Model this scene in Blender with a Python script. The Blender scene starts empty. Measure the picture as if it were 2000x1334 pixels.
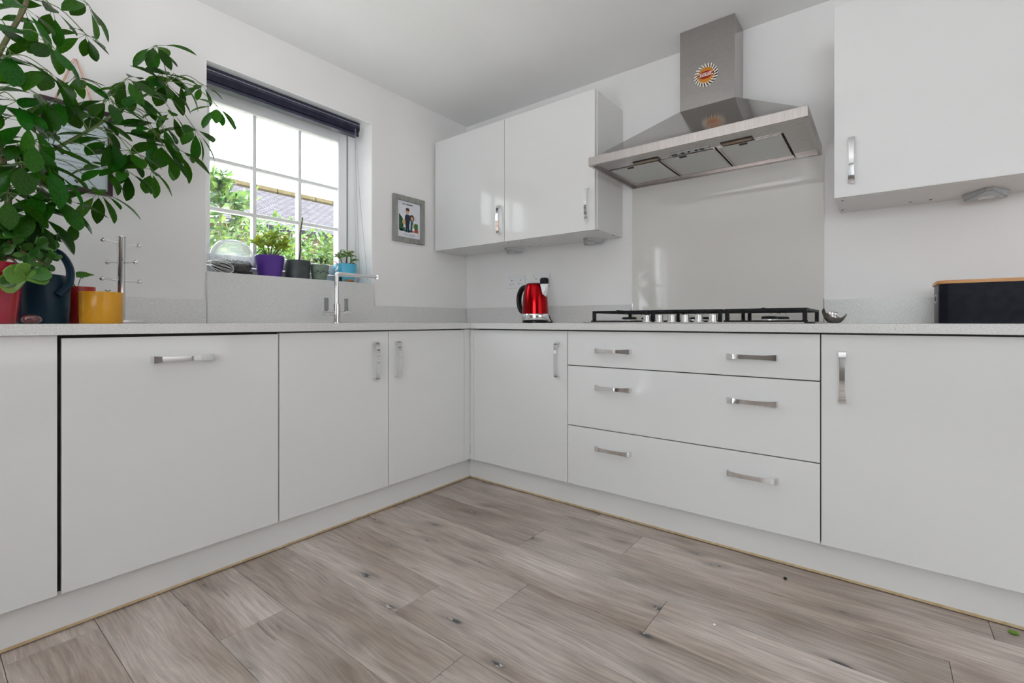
import bpy, bmesh, math, random
from mathutils import Vector, Matrix
random.seed(7)
S = bpy.context.scene
COL = S.collection

# ------------------------------------------------------------------ camera
cam_d = bpy.data.cameras.new('camera')
cam = bpy.data.objects.new('camera', cam_d); COL.objects.link(cam)
cam_d.sensor_width = 36.0
cam_d.lens = 921.4 / 2000 * 36.0
cam_d.shift_x = -0.0022
cam_d.shift_y = -0.0189
cam_d.clip_start = 0.02
cam.location = (-2.4917, -2.3809, 0.8729)
cam.rotation_euler = (math.pi / 2, 0, math.radians(37.916 - 90))
S.camera = cam

# ------------------------------------------------------------------ world, lights, exposure
w = bpy.data.worlds.new('overcast_sky'); S.world = w
w.use_nodes = True
bg = w.node_tree.nodes['Background']
bg.inputs[0].default_value = (0.90, 0.945, 1.0, 1)
bg.inputs[1].default_value = 9.2

def area(name, loc, rot, sx, sy, power, col=(1, 1, 1)):
    l = bpy.data.lights.new(name, 'AREA'); l.shape = 'RECTANGLE'
    l.size = sx; l.size_y = sy; l.energy = power; l.color = col
    o = bpy.data.objects.new(name, l); COL.objects.link(o)
    o.location = loc; o.rotation_euler = rot
    return o
sun_d = bpy.data.lights.new('sun', 'SUN'); sun_d.energy = 44.0; sun_d.angle = math.radians(3); sun_d.color = (1.0, 0.97, 0.92)
sun = bpy.data.objects.new('sun', sun_d); COL.objects.link(sun)
sun.rotation_euler = Vector((-.60, .06, -.80)).to_track_quat('-Z', 'Y').to_euler()
area('front_fill', (-1.25, -4.97, 1.4), (math.radians(90), 0, 0), 2.2, 1.8, 18, (0.97, 0.985, 1.0))  # fill lamp added in front of a wall without a window
area('ceiling_fill', (-2.6, -1.45, 1.05), (math.radians(180 + 4), 0, 0), .8, .8, 22, (0.97, 0.985, 1.0))  # unseen fill lamp, added to brighten the ceiling
for nm_, x_, z_, sx_, sz_ in (('french_door_portal', -3.85, 1.05, 1.5, 2.1), ('window_portal', -1.24, 1.57, .87, .96)):
    pl_ = area(nm_, (x_, .29, z_), (math.radians(-90), 0, 0), sx_, sz_, 1)
    pl_.data.cycles.is_portal = True
S.view_settings.view_transform = 'Standard'
S.view_settings.look = 'None'
S.view_settings.gamma = 1
S.view_settings.use_curve_mapping = False
S.view_settings.exposure = 0.06
S.cycles.use_denoising = True
S.cycles.max_bounces = 12
S.cycles.diffuse_bounces = 6
S.cycles.glossy_bounces = 6
S.cycles.transparent_max_bounces = 16
S.cycles.sample_clamp_indirect = 6

# ------------------------------------------------------------------ helpers
WL = {}
def obj(name, bm, mat=None, parent=None, smooth=False, origin=None, kind=None):
    me = bpy.data.meshes.new(name)
    bmesh.ops.recalc_face_normals(bm, faces=bm.faces[:])
    xs = [v.co.x for v in bm.verts]; ys = [v.co.y for v in bm.verts]; zs = [v.co.z for v in bm.verts]
    og = Vector(origin) if origin else Vector(((min(xs) + max(xs)) / 2, (min(ys) + max(ys)) / 2, min(zs)))
    for v in bm.verts: v.co -= og
    bm.to_mesh(me); bm.free()
    if smooth:
        me.polygons.foreach_set('use_smooth', [True] * len(me.polygons))
        me.set_sharp_from_angle(angle=math.radians(35))
    o = bpy.data.objects.new(name, me); COL.objects.link(o)
    if mat: me.materials.append(mat)
    WL[o] = og
    if parent:
        o.parent = parent; o.location = og - WL[parent]
    else:
        o.location = og
    if kind: o['kind'] = kind
    return o
def thing(name, label, cat, loc, group=None):
    o = bpy.data.objects.new(name, None); COL.objects.link(o)
    o.empty_display_size = 0.05
    o.location = loc; WL[o] = Vector(loc)
    o['label'] = label; o['category'] = cat
    if group: o['group'] = group
    return o
def tag(o, label, cat, group=None):
    o['label'] = label; o['category'] = cat
    if group: o['group'] = group
    return o
def inst(name, me, parent, loc, mat3=None, scale=1.0):
    """another object on shared mesh data, placed in world coordinates under an unrotated parent"""
    o = bpy.data.objects.new(name, me); COL.objects.link(o)
    if parent: o.parent = parent
    M4 = (mat3 or Matrix.Identity(3)).to_4x4() @ Matrix.Diagonal((scale, scale, scale, 1)) if not isinstance(scale, tuple) else (mat3 or Matrix.Identity(3)).to_4x4() @ Matrix.Diagonal(scale + (1,))
    M4.translation = Vector(loc) - (WL[parent] if parent else Vector((0, 0, 0)))
    o.matrix_basis = M4
    WL[o] = Vector(loc)
    return o
def nb(): return bmesh.new()
def box(bm, x0, x1, y0, y1, z0, z1, bev=0.0, seg=2):
    vs = [bm.verts.new((x, y, z)) for x in (x0, x1) for y in (y0, y1) for z in (z0, z1)]
    q = [(0, 1, 3, 2), (4, 6, 7, 5), (0, 4, 5, 1), (2, 3, 7, 6), (0, 2, 6, 4), (1, 5, 7, 3)]
    fs = [bm.faces.new([vs[i] for i in f]) for f in q]
    if bev > 0:
        es = set(e for f in fs for e in f.edges)
        bmesh.ops.bevel(bm, geom=list(es), offset=bev, segments=seg, affect='EDGES', profile=0.5)
    return bm
def B(x0, x1, y0, y1, z0, z1, bev=0.0, seg=2): return box(nb(), x0, x1, y0, y1, z0, z1, bev, seg)
def lathe(bm, prof, c=(0, 0, 0), seg=32, axis='z', sx=1.0, sy=1.0):
    """prof: list of (r, z); closes ends where r == 0"""
    rings = []
    for r, z in prof:
        if r <= 1e-6:
            rings.append([bm.verts.new((0, 0, z))])
        else:
            rings.append([bm.verts.new((r * sx * math.cos(2 * math.pi * k / seg), r * sy * math.sin(2 * math.pi * k / seg), z)) for k in range(seg)])
    for A, Bq in zip(rings, rings[1:]):
        for k in range(seg):
            k2 = (k + 1) % seg
            if len(A) == 1 and len(Bq) == 1: continue
            if len(A) == 1: bm.faces.new((A[0], Bq[k], Bq[k2]))
            elif len(Bq) == 1: bm.faces.new((A[k], A[k2], Bq[0]))
            else: bm.faces.new((A[k], A[k2], Bq[k2], Bq[k]))
    R = {'z': Matrix.Identity(3), 'x': Matrix(((0, 0, 1), (0, 1, 0), (-1, 0, 0))), 'y': Matrix(((1, 0, 0), (0, 0, 1), (0, -1, 0)))}[axis]
    for ring in rings:
        for v in ring: v.co = R @ v.co + Vector(c)
    return bm
def cyl(bm, p, q, r0, r1=None, seg=16):
    return tube(bm, [p, q], [r0, r0 if r1 is None else r1], seg)
def spline(pts, n=6):
    P = [Vector(p) for p in pts]
    if len(P) < 3: return P
    out = []
    for i in range(len(P) - 1):
        p0 = P[i - 1] if i else P[i] * 2 - P[i + 1]
        p3 = P[i + 2] if i + 2 < len(P) else P[i + 1] * 2 - P[i]
        for k in range(n):
            t = k / n
            out.append(0.5 * ((2 * P[i]) + (P[i + 1] - p0) * t + (2 * p0 - 5 * P[i] + 4 * P[i + 1] - p3) * t * t + (-p0 + 3 * P[i] - 3 * P[i + 1] + p3) * t ** 3))
    out.append(P[-1])
    return out
def tube(bm, pts, r, seg=10, closed=False, caps=True):
    P = [Vector(p) for p in pts]; n = len(P)
    R = r if isinstance(r, (list, tuple)) else [r] * n
    if len(R) != n:
        R = [R[0] + (R[-1] - R[0]) * i / (n - 1) for i in range(n)]
    rings = []; up = None
    for i in range(n):
        if closed: t = P[(i + 1) % n] - P[i - 1]
        else: t = P[min(i + 1, n - 1)] - P[max(i - 1, 0)]
        t.normalize()
        if up is None:
            up = Vector((0, 0, 1)) if abs(t.z) < 0.9 else Vector((1, 0, 0))
        up = up - t * up.dot(t)
        if up.length < 1e-4: up = t.orthogonal()
        up.normalize()
        s = t.cross(up)
        rings.append([bm.verts.new(P[i] + (up * math.cos(2 * math.pi * k / seg) + s * math.sin(2 * math.pi * k / seg)) * R[i]) for k in range(seg)])
    m = n if closed else n - 1
    for i in range(m):
        A, Bq = rings[i], rings[(i + 1) % n]
        for k in range(seg):
            bm.faces.new((A[k], A[(k + 1) % seg], Bq[(k + 1) % seg], Bq[k]))
    if caps and not closed:
        bm.faces.new(rings[0][::-1]); bm.faces.new(rings[-1])
    return bm
def prism(bm, poly, z0, z1, axis='z'):
    """extrude a 2D polygon; axis z: (x,y); axis x: poly is (y,z) from x=z0..z1; axis y: poly is (x,z)"""
    def V(p, h): return {'z': (p[0], p[1], h), 'x': (h, p[0], p[1]), 'y': (p[0], h, p[1])}[axis]
    a = [bm.verts.new(V(p, z0)) for p in poly]; b = [bm.verts.new(V(p, z1)) for p in poly]
    bm.faces.new(a[::-1]); bm.faces.new(b)
    n = len(poly)
    for i in range(n): bm.faces.new((a[i], a[(i + 1) % n], b[(i + 1) % n], b[i]))
    return bm
def ball(bm, c, r, seg=12, sc=(1, 1, 1)):
    m = Matrix.Translation(c) @ Matrix.Diagonal((r * sc[0], r * sc[1], r * sc[2], 1))
    bmesh.ops.create_uvsphere(bm, u_segments=seg, v_segments=max(6, seg // 2 + 2), radius=1, matrix=m)
    return bm

# ------------------------------------------------------------------ materials
def mat(name, col, rough=0.5, metal=0.0, spec=0.5, coat=0.0, noise=None, bump=None, vary=None, trans=0.0, aniso=None):
    """noise=(scale, second colour, contrast lo, hi)  bump=(scale, strength)  vary=value spread by object"""
    m = bpy.data.materials.new(name); m.use_nodes = True
    nt = m.node_tree; n = nt.nodes; L = nt.links
    p = n['Principled BSDF']
    p.inputs['Base Color'].default_value = (*col, 1)
    p.inputs['Roughness'].default_value = rough
    p.inputs['Metallic'].default_value = metal
    p.inputs['Specular IOR Level'].default_value = spec
    p.inputs['Coat Weight'].default_value = coat
    p.inputs['Coat Roughness'].default_value = 0.05
    tc = n.new('ShaderNodeTexCoord')
    src = None
    if noise:
        nz = n.new('ShaderNodeTexNoise'); nz.inputs['Scale'].default_value = noise[0]; nz.inputs['Detail'].default_value = 5
        mp = n.new('ShaderNodeMapping')
        if len(noise) > 4: mp.inputs['Scale'].default_value = noise[4]
        L.new(tc.outputs['Object'], mp.inputs[0]); L.new(mp.outputs[0], nz.inputs['Vector'])
        r = n.new('ShaderNodeValToRGB')
        r.color_ramp.elements[0].position = noise[2]; r.color_ramp.elements[1].position = noise[3]
        r.color_ramp.elements[0].color = (*col, 1); r.color_ramp.elements[1].color = (*noise[1], 1)
        L.new(nz.outputs['Fac'], r.inputs[0]); src = r.outputs[0]
    if vary:
        oi = n.new('ShaderNodeObjectInfo')
        hs = n.new('ShaderNodeHueSaturation')
        mr = n.new('ShaderNodeMapRange'); mr.inputs[3].default_value = 1 - vary; mr.inputs[4].default_value = 1 + vary
        L.new(oi.outputs['Random'], mr.inputs[0]); L.new(mr.outputs[0], hs.inputs['Value'])
        mh = n.new('ShaderNodeMapRange'); mh.inputs[3].default_value = 0.485; mh.inputs[4].default_value = 0.515
        mo = n.new('ShaderNodeMath'); mo.operation = 'FRACT'
        mu = n.new('ShaderNodeMath'); mu.operation = 'MULTIPLY'; mu.inputs[1].default_value = 7.31
        L.new(oi.outputs['Random'], mu.inputs[0]); L.new(mu.outputs[0], mo.inputs[0]); L.new(mo.outputs[0], mh.inputs[0]); L.new(mh.outputs[0], hs.inputs['Hue'])
        if src: L.new(src, hs.inputs['Color'])
        else: hs.inputs['Color'].default_value = (*col, 1)
        src = hs.outputs[0]
    if src: L.new(src, p.inputs['Base Color'])
    if bump:
        nz2 = n.new('ShaderNodeTexNoise'); nz2.inputs['Scale'].default_value = bump[0]; nz2.inputs['Detail'].default_value = 3
        mp2 = n.new('ShaderNodeMapping')
        if len(bump) > 2: mp2.inputs['Scale'].default_value = bump[2]
        L.new(tc.outputs['Object'], mp2.inputs[0]); L.new(mp2.outputs[0], nz2.inputs['Vector'])
        bp = n.new('ShaderNodeBump'); bp.inputs['Strength'].default_value = bump[1]; bp.inputs['Distance'].default_value = 0.01
        L.new(nz2.outputs['Fac'], bp.inputs['Height']); L.new(bp.outputs[0], p.inputs['Normal'])
    if trans:
        tr = n.new('ShaderNodeBsdfTranslucent'); mx = n.new('ShaderNodeMixShader'); mx.inputs[0].default_value = trans
        g = n.new('ShaderNodeHueSaturation'); g.inputs['Value'].default_value = 3.0; g.inputs['Hue'].default_value = 0.475
        if src: L.new(src, g.inputs['Color'])
        else: g.inputs['Color'].default_value = (*col, 1)
        L.new(g.outputs[0], tr.inputs['Color'])
        L.new(p.outputs[0], mx.inputs[1]); L.new(tr.outputs[0], mx.inputs[2]); L.new(mx.outputs[0], n['Material Output'].inputs[0])
    return m
def glass_mat(name, tint=(1, 1, 1), refl=0.08, rough=0.0, haze=0.0):
    m = bpy.data.materials.new(name); m.use_nodes = True
    n = m.node_tree.nodes; L = m.node_tree.links
    n.remove(n['Principled BSDF'])
    t = n.new('ShaderNodeBsdfTransparent'); t.inputs[0].default_value = (*tint, 1)
    g = n.new('ShaderNodeBsdfGlossy'); g.inputs['Roughness'].default_value = rough
    fr = n.new('ShaderNodeLayerWeight'); fr.inputs[0].default_value = 0.25
    ma = n.new('ShaderNodeMath'); ma.operation = 'MULTIPLY_ADD'; ma.inputs[1].default_value = 0.7; ma.inputs[2].default_value = refl * 0.4; ma.use_clamp = True
    L.new(fr.outputs['Fresnel'], ma.inputs[0])
    mx = n.new('ShaderNodeMixShader')
    L.new(ma.outputs[0], mx.inputs[0]); L.new(t.outputs[0], mx.inputs[1]); L.new(g.outputs[0], mx.inputs[2])
    out = mx
    if haze:
        d = n.new('ShaderNodeBsdfTranslucent'); d.inputs[0].default_value = (0.95, 0.97, 0.98, 1)
        d2 = n.new('ShaderNodeBsdfDiffuse'); d2.inputs[0].default_value = (0.9, 0.92, 0.93, 1)
        a_ = n.new('ShaderNodeMixShader'); a_.inputs[0].default_value = 0.0
        L.new(d.outputs[0], a_.inputs[1]); L.new(d2.outputs[0], a_.inputs[2])
        b_ = n.new('ShaderNodeMixShader'); b_.inputs[0].default_value = haze
        L.new(mx.outputs[0], b_.inputs[1]); L.new(a_.outputs[0], b_.inputs[2]); out = b_
    L.new(out.outputs[0], n['Material Output'].inputs[0])
    return m
def floor_mat():
    m = bpy.data.materials.new('grey_oak_laminate'); m.use_nodes = True
    nt = m.node_tree; n = nt.nodes; L = nt.links; p = n['Principled BSDF']
    tc = n.new('ShaderNodeTexCoord'); oi = n.new('ShaderNodeObjectInfo')
    off = n.new('ShaderNodeVectorMath'); off.operation = 'MULTIPLY_ADD'
    sc = n.new('ShaderNodeVectorMath'); sc.operation = 'SCALE'; sc.inputs[0].default_value = (13.7, 41.3, 7.9)
    L.new(oi.outputs['Random'], sc.inputs['Scale'])
    off.inputs[1].default_value = (1, 1, 1)
    L.new(tc.outputs['Object'], off.inputs[0]); L.new(sc.outputs[0], off.inputs[2])
    # soft warp so the grain swirls round knots
    wz = n.new('ShaderNodeTexNoise'); wz.inputs['Scale'].default_value = 3.2; wz.inputs['Detail'].default_value = 2
    mpw = n.new('ShaderNodeMapping'); mpw.inputs['Scale'].default_value = (1.6, 0.8, 1)
    L.new(off.outputs[0], mpw.inputs[0]); L.new(mpw.outputs[0], wz.inputs['Vector'])
    wv = n.new('ShaderNodeVectorMath'); wv.operation = 'MULTIPLY_ADD'; wv.inputs[1].default_value = (0.055, 0.05, 0)
    L.new(wz.outputs['Color'], wv.inputs[0]); L.new(off.outputs[0], wv.inputs[2])
    def nz(scale, mscale, detail, vec=wv.outputs[0], rough=0.6):
        a = n.new('ShaderNodeMapping'); a.inputs['Scale'].default_value = mscale
        b = n.new('ShaderNodeTexNoise'); b.inputs['Scale'].default_value = scale; b.inputs['Detail'].default_value = detail; b.inputs['Roughness'].default_value = rough
        L.new(vec, a.inputs[0]); L.new(a.outputs[0], b.inputs['Vector']); return b.outputs['Fac']
    def ramp(f, a, b, ca, cb):
        r = n.new('ShaderNodeValToRGB'); e = r.color_ramp.elements
        e[0].position = a; e[1].position = b; e[0].color = (*ca, 1); e[1].color = (*cb, 1)
        L.new(f, r.inputs[0]); return r.outputs[0]
    def mix(fac, a, b, mode='MIX'):
        x = n.new('ShaderNodeMix'); x.data_type = 'RGBA'; x.blend_type = mode
        if isinstance(fac, float): x.inputs[0].default_value = fac
        else: L.new(fac, x.inputs[0])
        for k, s in ((6, a), (7, b)):
            if isinstance(s, tuple): x.inputs[k].default_value = (*s, 1)
            else: L.new(s, x.inputs[k])
        return x.outputs[2]
    tone = ramp(nz(4, (1.5, 0.35, 1), 3), 0.3, 0.72, (0.33, 0.255, 0.205), (0.63, 0.56, 0.51))
    grain = ramp(nz(26, (5.0, 0.22, 1), 6), 0.32, 0.68, (0.62, 0.61, 0.61), (1.13, 1.12, 1.11))
    fine = ramp(nz(90, (6, 0.2, 1), 4), 0.35, 0.65, (0.82, 0.82, 0.82), (1.1, 1.1, 1.1))
    c = mix(0.85, tone, grain, 'MULTIPLY'); c = mix(0.6, c, fine, 'MULTIPLY')
    # knots: sparse stretched cells, dark blue-grey with pale flecks
    mk = n.new('ShaderNodeMapping'); mk.inputs['Scale'].default_value = (3.4, 1.2, 1)
    L.new(wv.outputs[0], mk.inputs[0])
    vo = n.new('ShaderNodeTexVoronoi'); vo.inputs['Scale'].default_value = 3.1; vo.inputs['Randomness'].default_value = 1
    L.new(mk.outputs[0], vo.inputs['Vector'])
    wob = nz(24, (1.4, 0.5, 1), 4)
    ad = n.new('ShaderNodeMath'); ad.operation = 'MULTIPLY_ADD'; ad.inputs[1].default_value = 0.34
    L.new(wob, ad.inputs[0]); L.new(vo.outputs['Distance'], ad.inputs[2])
    kf = ramp(ad.outputs[0], 0.215, 0.27, (1, 1, 1), (0, 0, 0))
    halo = ramp(ad.outputs[0], 0.235, 0.50, (0.60, 0.585, 0.585), (1, 1, 1))
    c = mix(0.8, c, halo, 'MULTIPLY')
    fk = ramp(nz(60, (1.2, 0.7, 1), 3), 0.56, 0.64, (0.075, 0.08, 0.088), (0.55, 0.54, 0.53))
    c = mix(kf, c, fk)
    # cracks
    cr = ramp(nz(13, (4.2, 0.26, 1), 5, rough=0.55), 0.29, 0.33, (0.42, 0.42, 0.44), (1, 1, 1))
    fl_ = ramp(nz(34, (2.2, 0.6, 1), 3), 0.70, 0.76, (1, 1, 1), (1.45, 1.43, 1.40))
    c = mix(0.8, c, fl_, 'MULTIPLY')
    c = mix(0.7, c, cr, 'MULTIPLY')
    # per plank tone
    hv = n.new('ShaderNodeHueSaturation'); mr = n.new('ShaderNodeMapRange'); mr.inputs[3].default_value = 0.88; mr.inputs[4].default_value = 1.14
    L.new(oi.outputs['Random'], mr.inputs[0]); L.new(mr.outputs[0], hv.inputs['Value']); L.new(c, hv.inputs['Color'])
    hv.inputs['Saturation'].default_value = 0.92
    L.new(hv.outputs[0], p.inputs['Base Color'])
    p.inputs['Roughness'].default_value = 0.42; p.inputs['Specular IOR Level'].default_value = 0.4
    bp = n.new('ShaderNodeBump'); bp.inputs['Strength'].default_value = 0.12; bp.inputs['Distance'].default_value = 0.004
    L.new(grain, bp.inputs['Height']); L.new(bp.outputs[0], p.inputs['Normal'])
    return m
def quartz_mat():
    m = bpy.data.materials.new('speckled_quartz'); m.use_nodes = True
    nt = m.node_tree; n = nt.nodes; L = nt.links; p = n['Principled BSDF']
    tc = n.new('ShaderNodeTexCoord')
    def sp(scale, lo, hi, ca, cb):
        v = n.new('ShaderNodeTexNoise'); v.inputs['Scale'].default_value = scale; v.inputs['Detail'].default_value = 2
        L.new(tc.outputs['Object'], v.inputs['Vector'])
        r = n.new('ShaderNodeValToRGB'); e = r.color_ramp.elements; e[0].position = lo; e[1].position = hi
        e[0].color = (*ca, 1); e[1].color = (*cb, 1); L.new(v.outputs['Fac'], r.inputs[0]); return r.outputs[0]
    a = sp(260, 0.4, 0.6, (0.62, 0.615, 0.605), (0.70, 0.695, 0.685))
    b = sp(340, 0.68, 0.72, (1, 1, 1), (0.45, 0.44, 0.42))
    c = sp(190, 0.70, 0.74, (0, 0, 0), (0.3, 0.3, 0.3))
    x = n.new('ShaderNodeMix'); x.data_type = 'RGBA'; x.blend_type = 'MULTIPLY'; x.inputs[0].default_value = 1
    L.new(a, x.inputs[6]); L.new(b, x.inputs[7])
    y = n.new('ShaderNodeMix'); y.data_type = 'RGBA'; y.blend_type = 'ADD'; y.inputs[0].default_value = 1
    L.new(x.outputs[2], y.inputs[6]); L.new(c, y.inputs[7])
    L.new(y.outputs[2], p.inputs['Base Color'])
    p.inputs['Roughness'].default_value = 0.22
    return m
M = {}
M['wall2'] = mat('darkened_unseen_wall', (0.26, 0.235, 0.22), 0.7, noise=(3, (0.28, 0.25, 0.235), 0.35, 0.65))  # unseen walls, darkened for darker reflections and less bounce
M['wall'] = mat('painted_wall', (0.805, 0.79, 0.785), 0.7, noise=(3, (0.825, 0.81, 0.805), 0.35, 0.65), bump=(180, 0.03))
M['ceiling'] = mat('painted_ceiling', (0.84, 0.84, 0.84), 0.8, noise=(2, (0.86, 0.86, 0.86), 0.35, 0.65))
M['gloss'] = mat('white_gloss_door', (0.74, 0.74, 0.735), 0.06, spec=0.5, noise=(1.5, (0.75, 0.75, 0.745), 0.4, 0.6))
M['satin'] = mat('white_satin_board', (0.74, 0.735, 0.725), 0.3, noise=(4, (0.76, 0.755, 0.745), 0.35, 0.65))
M['carcass'] = mat('gap_shade_carcass', (0.09, 0.088, 0.085), 0.6, noise=(8, (0.11, 0.108, 0.105), 0.4, 0.6))  # darkened so the shade in the door gaps is in the colour
M['edge'] = mat('worn_chipboard_edge', (0.50, 0.36, 0.20), 0.7, noise=(40, (0.62, 0.48, 0.30), 0.35, 0.65, (1, 1, 1)))
M['quartz'] = quartz_mat()
M['floor'] = floor_mat()
M['dark'] = mat('dark_gap', (0.03, 0.028, 0.025), 0.8, noise=(20, (0.05, 0.045, 0.04), 0.4, 0.6))
M['chrome'] = mat('polished_chrome', (0.80, 0.80, 0.81), 0.07, 1.0, noise=(6, (0.84, 0.84, 0.85), 0.4, 0.6))
M['steel'] = mat('brushed_steel', (0.42, 0.395, 0.385), 0.26, 1.0, noise=(40, (0.48, 0.455, 0.445), 0.35, 0.65, (1, 1, 18)), bump=(60, 0.02, (0.5, 0.5, 14)))
M['steel_lip'] = mat('brushed_steel_lip', (0.44, 0.405, 0.39), 0.26, 1.0, noise=(30, (0.52, 0.485, 0.47), 0.35, 0.65, (1, 14, 0.3)), bump=(40, 0.02, (0.5, 12, 0.5)))
M['filter'] = mat('aluminium_filter_mesh', (0.55, 0.56, 0.545), 0.42, 0.75, noise=(300, (0.66, 0.67, 0.655), 0.45, 0.55), bump=(700, 0.15))
M['splash'] = mat('stone_coloured_glass', (0.68, 0.66, 0.63), 0.04, spec=0.6, coat=0.4, noise=(1, (0.69, 0.67, 0.64), 0.4, 0.6))
M['pvc'] = mat('white_upvc', (0.84, 0.85, 0.86), 0.25, noise=(3, (0.86, 0.87, 0.88), 0.4, 0.6))
M['glass'] = glass_mat('window_glass', (0.97, 0.985, 0.98))
M['navy'] = mat('navy_blind', (0.018, 0.018, 0.045), 0.35, noise=(30, (0.03, 0.03, 0.065), 0.4, 0.6))
M['plastic'] = mat('white_plastic', (0.78, 0.78, 0.80), 0.3, noise=(10, (0.8, 0.8, 0.82), 0.4, 0.6))
M['greyplastic'] = mat('grey_metallic_plastic', (0.40, 0.41, 0.42), 0.35, 0.5, noise=(30, (0.45, 0.46, 0.47), 0.4, 0.6))
M['lens'] = mat('frosted_lamp_lens', (0.62, 0.62, 0.60), 0.3, noise=(60, (0.7, 0.7, 0.68), 0.4, 0.6))
M['black'] = mat('black_plastic', (0.010, 0.010, 0.011), 0.3, spec=0.2, noise=(20, (0.02, 0.02, 0.022), 0.4, 0.6))
M['iron'] = mat('black_cast_iron', (0.009, 0.009, 0.011), 0.5, spec=0.15, noise=(60, (0.022, 0.022, 0.025), 0.4, 0.6), bump=(300, 0.1))
M['red'] = mat('metallic_red_enamel', (0.30, 0.0015, 0.004), 0.20, 1.0, coat=0.12, noise=(5, (0.33, 0.002, 0.005), 0.4, 0.6))
M['knob'] = mat('satin_silver_knob', (0.70, 0.69, 0.69), 0.28, 0.9, noise=(20, (0.75, 0.74, 0.74), 0.4, 0.6))
M['rasp'] = mat('raspberry_glaze', (0.36, 0.012, 0.035), 0.22, coat=0.3, noise=(6, (0.40, 0.016, 0.045), 0.4, 0.6))
M['redpot'] = mat('red_pot_glaze', (0.36, 0.012, 0.01), 0.3, noise=(8, (0.40, 0.018, 0.014), 0.4, 0.6))
M['yellow'] = mat('mustard_glaze', (0.58, 0.27, 0.008), 0.3, noise=(8, (0.62, 0.30, 0.012), 0.4, 0.6))
M['teal'] = mat('dark_teal_enamel', (0.010, 0.034, 0.058), 0.35, spec=0.2, noise=(8, (0.016, 0.042, 0.068), 0.4, 0.6))
M['purple'] = mat('purple_glaze', (0.085, 0.03, 0.26), 0.3, noise=(8, (0.10, 0.035, 0.29), 0.4, 0.6))
M['slate'] = mat('slate_grey_pot', (0.035, 0.042, 0.048), 0.45, noise=(30, (0.055, 0.065, 0.065), 0.4, 0.6))
M['sage'] = mat('sage_green_pot', (0.16, 0.22, 0.17), 0.5, noise=(40, (0.22, 0.28, 0.22), 0.4, 0.6))
M['sagedark'] = mat('sage_relief', (0.07, 0.13, 0.09), 0.5, noise=(40, (0.1, 0.16, 0.12), 0.4, 0.6))
M['turq'] = mat('turquoise_glaze', (0.06, 0.40, 0.60), 0.3, noise=(8, (0.08, 0.44, 0.64), 0.4, 0.6))
M['soil'] = mat('potting_soil', (0.03, 0.02, 0.014), 0.9, noise=(90, (0.07, 0.05, 0.035), 0.4, 0.6), bump=(120, 0.6))
M['leaf'] = mat('schefflera_leaf', (0.006, 0.046, 0.003), 0.24, spec=0.14, vary=0.4, trans=0.34, noise=(25, (0.016, 0.080, 0.005), 0.35, 0.65))
M['stem'] = mat('green_stem', (0.07, 0.13, 0.03), 0.5, noise=(40, (0.12, 0.15, 0.05), 0.4, 0.6))
M['bark'] = mat('brown_stem_bark', (0.13, 0.085, 0.045), 0.7, noise=(70, (0.07, 0.09, 0.03), 0.4, 0.6), bump=(150, 0.4))
M['redstem'] = mat('reddish_stem', (0.16, 0.05, 0.035), 0.6, noise=(70, (0.10, 0.06, 0.04), 0.4, 0.6))
M['jade'] = mat('jade_leaf', (0.025, 0.10, 0.012), 0.28, spec=0.3, vary=0.3, trans=0.1, noise=(30, (0.05, 0.15, 0.025), 0.4, 0.6))
M['jadelight'] = mat('pale_jade_leaf', (0.13, 0.27, 0.035), 0.3, spec=0.3, vary=0.15, trans=0.1, noise=(30, (0.18, 0.34, 0.055), 0.4, 0.6))
M['succ'] = mat('yellow_green_succulent', (0.22, 0.32, 0.06), 0.4, vary=0.3, trans=0.45, noise=(40, (0.42, 0.38, 0.14), 0.5, 0.75))
M['agave'] = mat('succulent_rosette_leaf', (0.16, 0.27, 0.10), 0.4, vary=0.3, trans=0.3, noise=(40, (0.26, 0.20, 0.10), 0.5, 0.75))
M['copper'] = mat('copper_wire', (0.62, 0.33, 0.24), 0.25, 0.9, noise=(30, (0.7, 0.45, 0.38), 0.4, 0.6))
M['cork'] = mat('cork', (0.42, 0.20, 0.08), 0.8, noise=(90, (0.28, 0.13, 0.05), 0.4, 0.6))
M['bamboo'] = mat('bamboo_lid', (0.50, 0.22, 0.06), 0.4, noise=(14, (0.62, 0.32, 0.11), 0.35, 0.65, (1, 0.1, 6)))
M['binblack'] = mat('black_powder_coat', (0.008, 0.008, 0.014), 0.3, spec=0.06, noise=(40, (0.012, 0.012, 0.02), 0.4, 0.6))
M['pebble'] = mat('dark_red_glaze', (0.07, 0.006, 0.012), 0.06, coat=1.0, noise=(20, (0.10, 0.01, 0.018), 0.4, 0.6))
M['pewter'] = mat('dark_pewter', (0.46, 0.44, 0.42), 0.22, 1.0, noise=(40, (0.28, 0.265, 0.25), 0.4, 0.6), bump=(60, 0.3))
M['greywood'] = mat('grey_wood_frame', (0.30, 0.30, 0.28), 0.6, noise=(14, (0.22, 0.22, 0.205), 0.35, 0.65, (3, 3, 0.5)), bump=(60, 0.15, (4, 4, 0.4)))
M['plumwood'] = mat('dark_plum_frame', (0.028, 0.008, 0.016), 0.35, noise=(14, (0.045, 0.014, 0.025), 0.35, 0.65))
M['paper'] = mat('white_paper', (0.72, 0.73, 0.78), 0.7, noise=(4, (0.74, 0.75, 0.80), 0.4, 0.6))
M['paperblue'] = mat('cool_white_paper', (0.60, 0.68, 0.72), 0.7, noise=(4, (0.63, 0.71, 0.75), 0.4, 0.6))
def flat(name, c, r=0.6): return mat(name, c, r, noise=(12, tuple(min(1, k * 1.15) for k in c), 0.4, 0.6))
M['ink'] = flat('print_ink', (0.05, 0.05, 0.06)); M['greyink'] = flat('print_grey_ink', (0.30, 0.34, 0.37))
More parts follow.
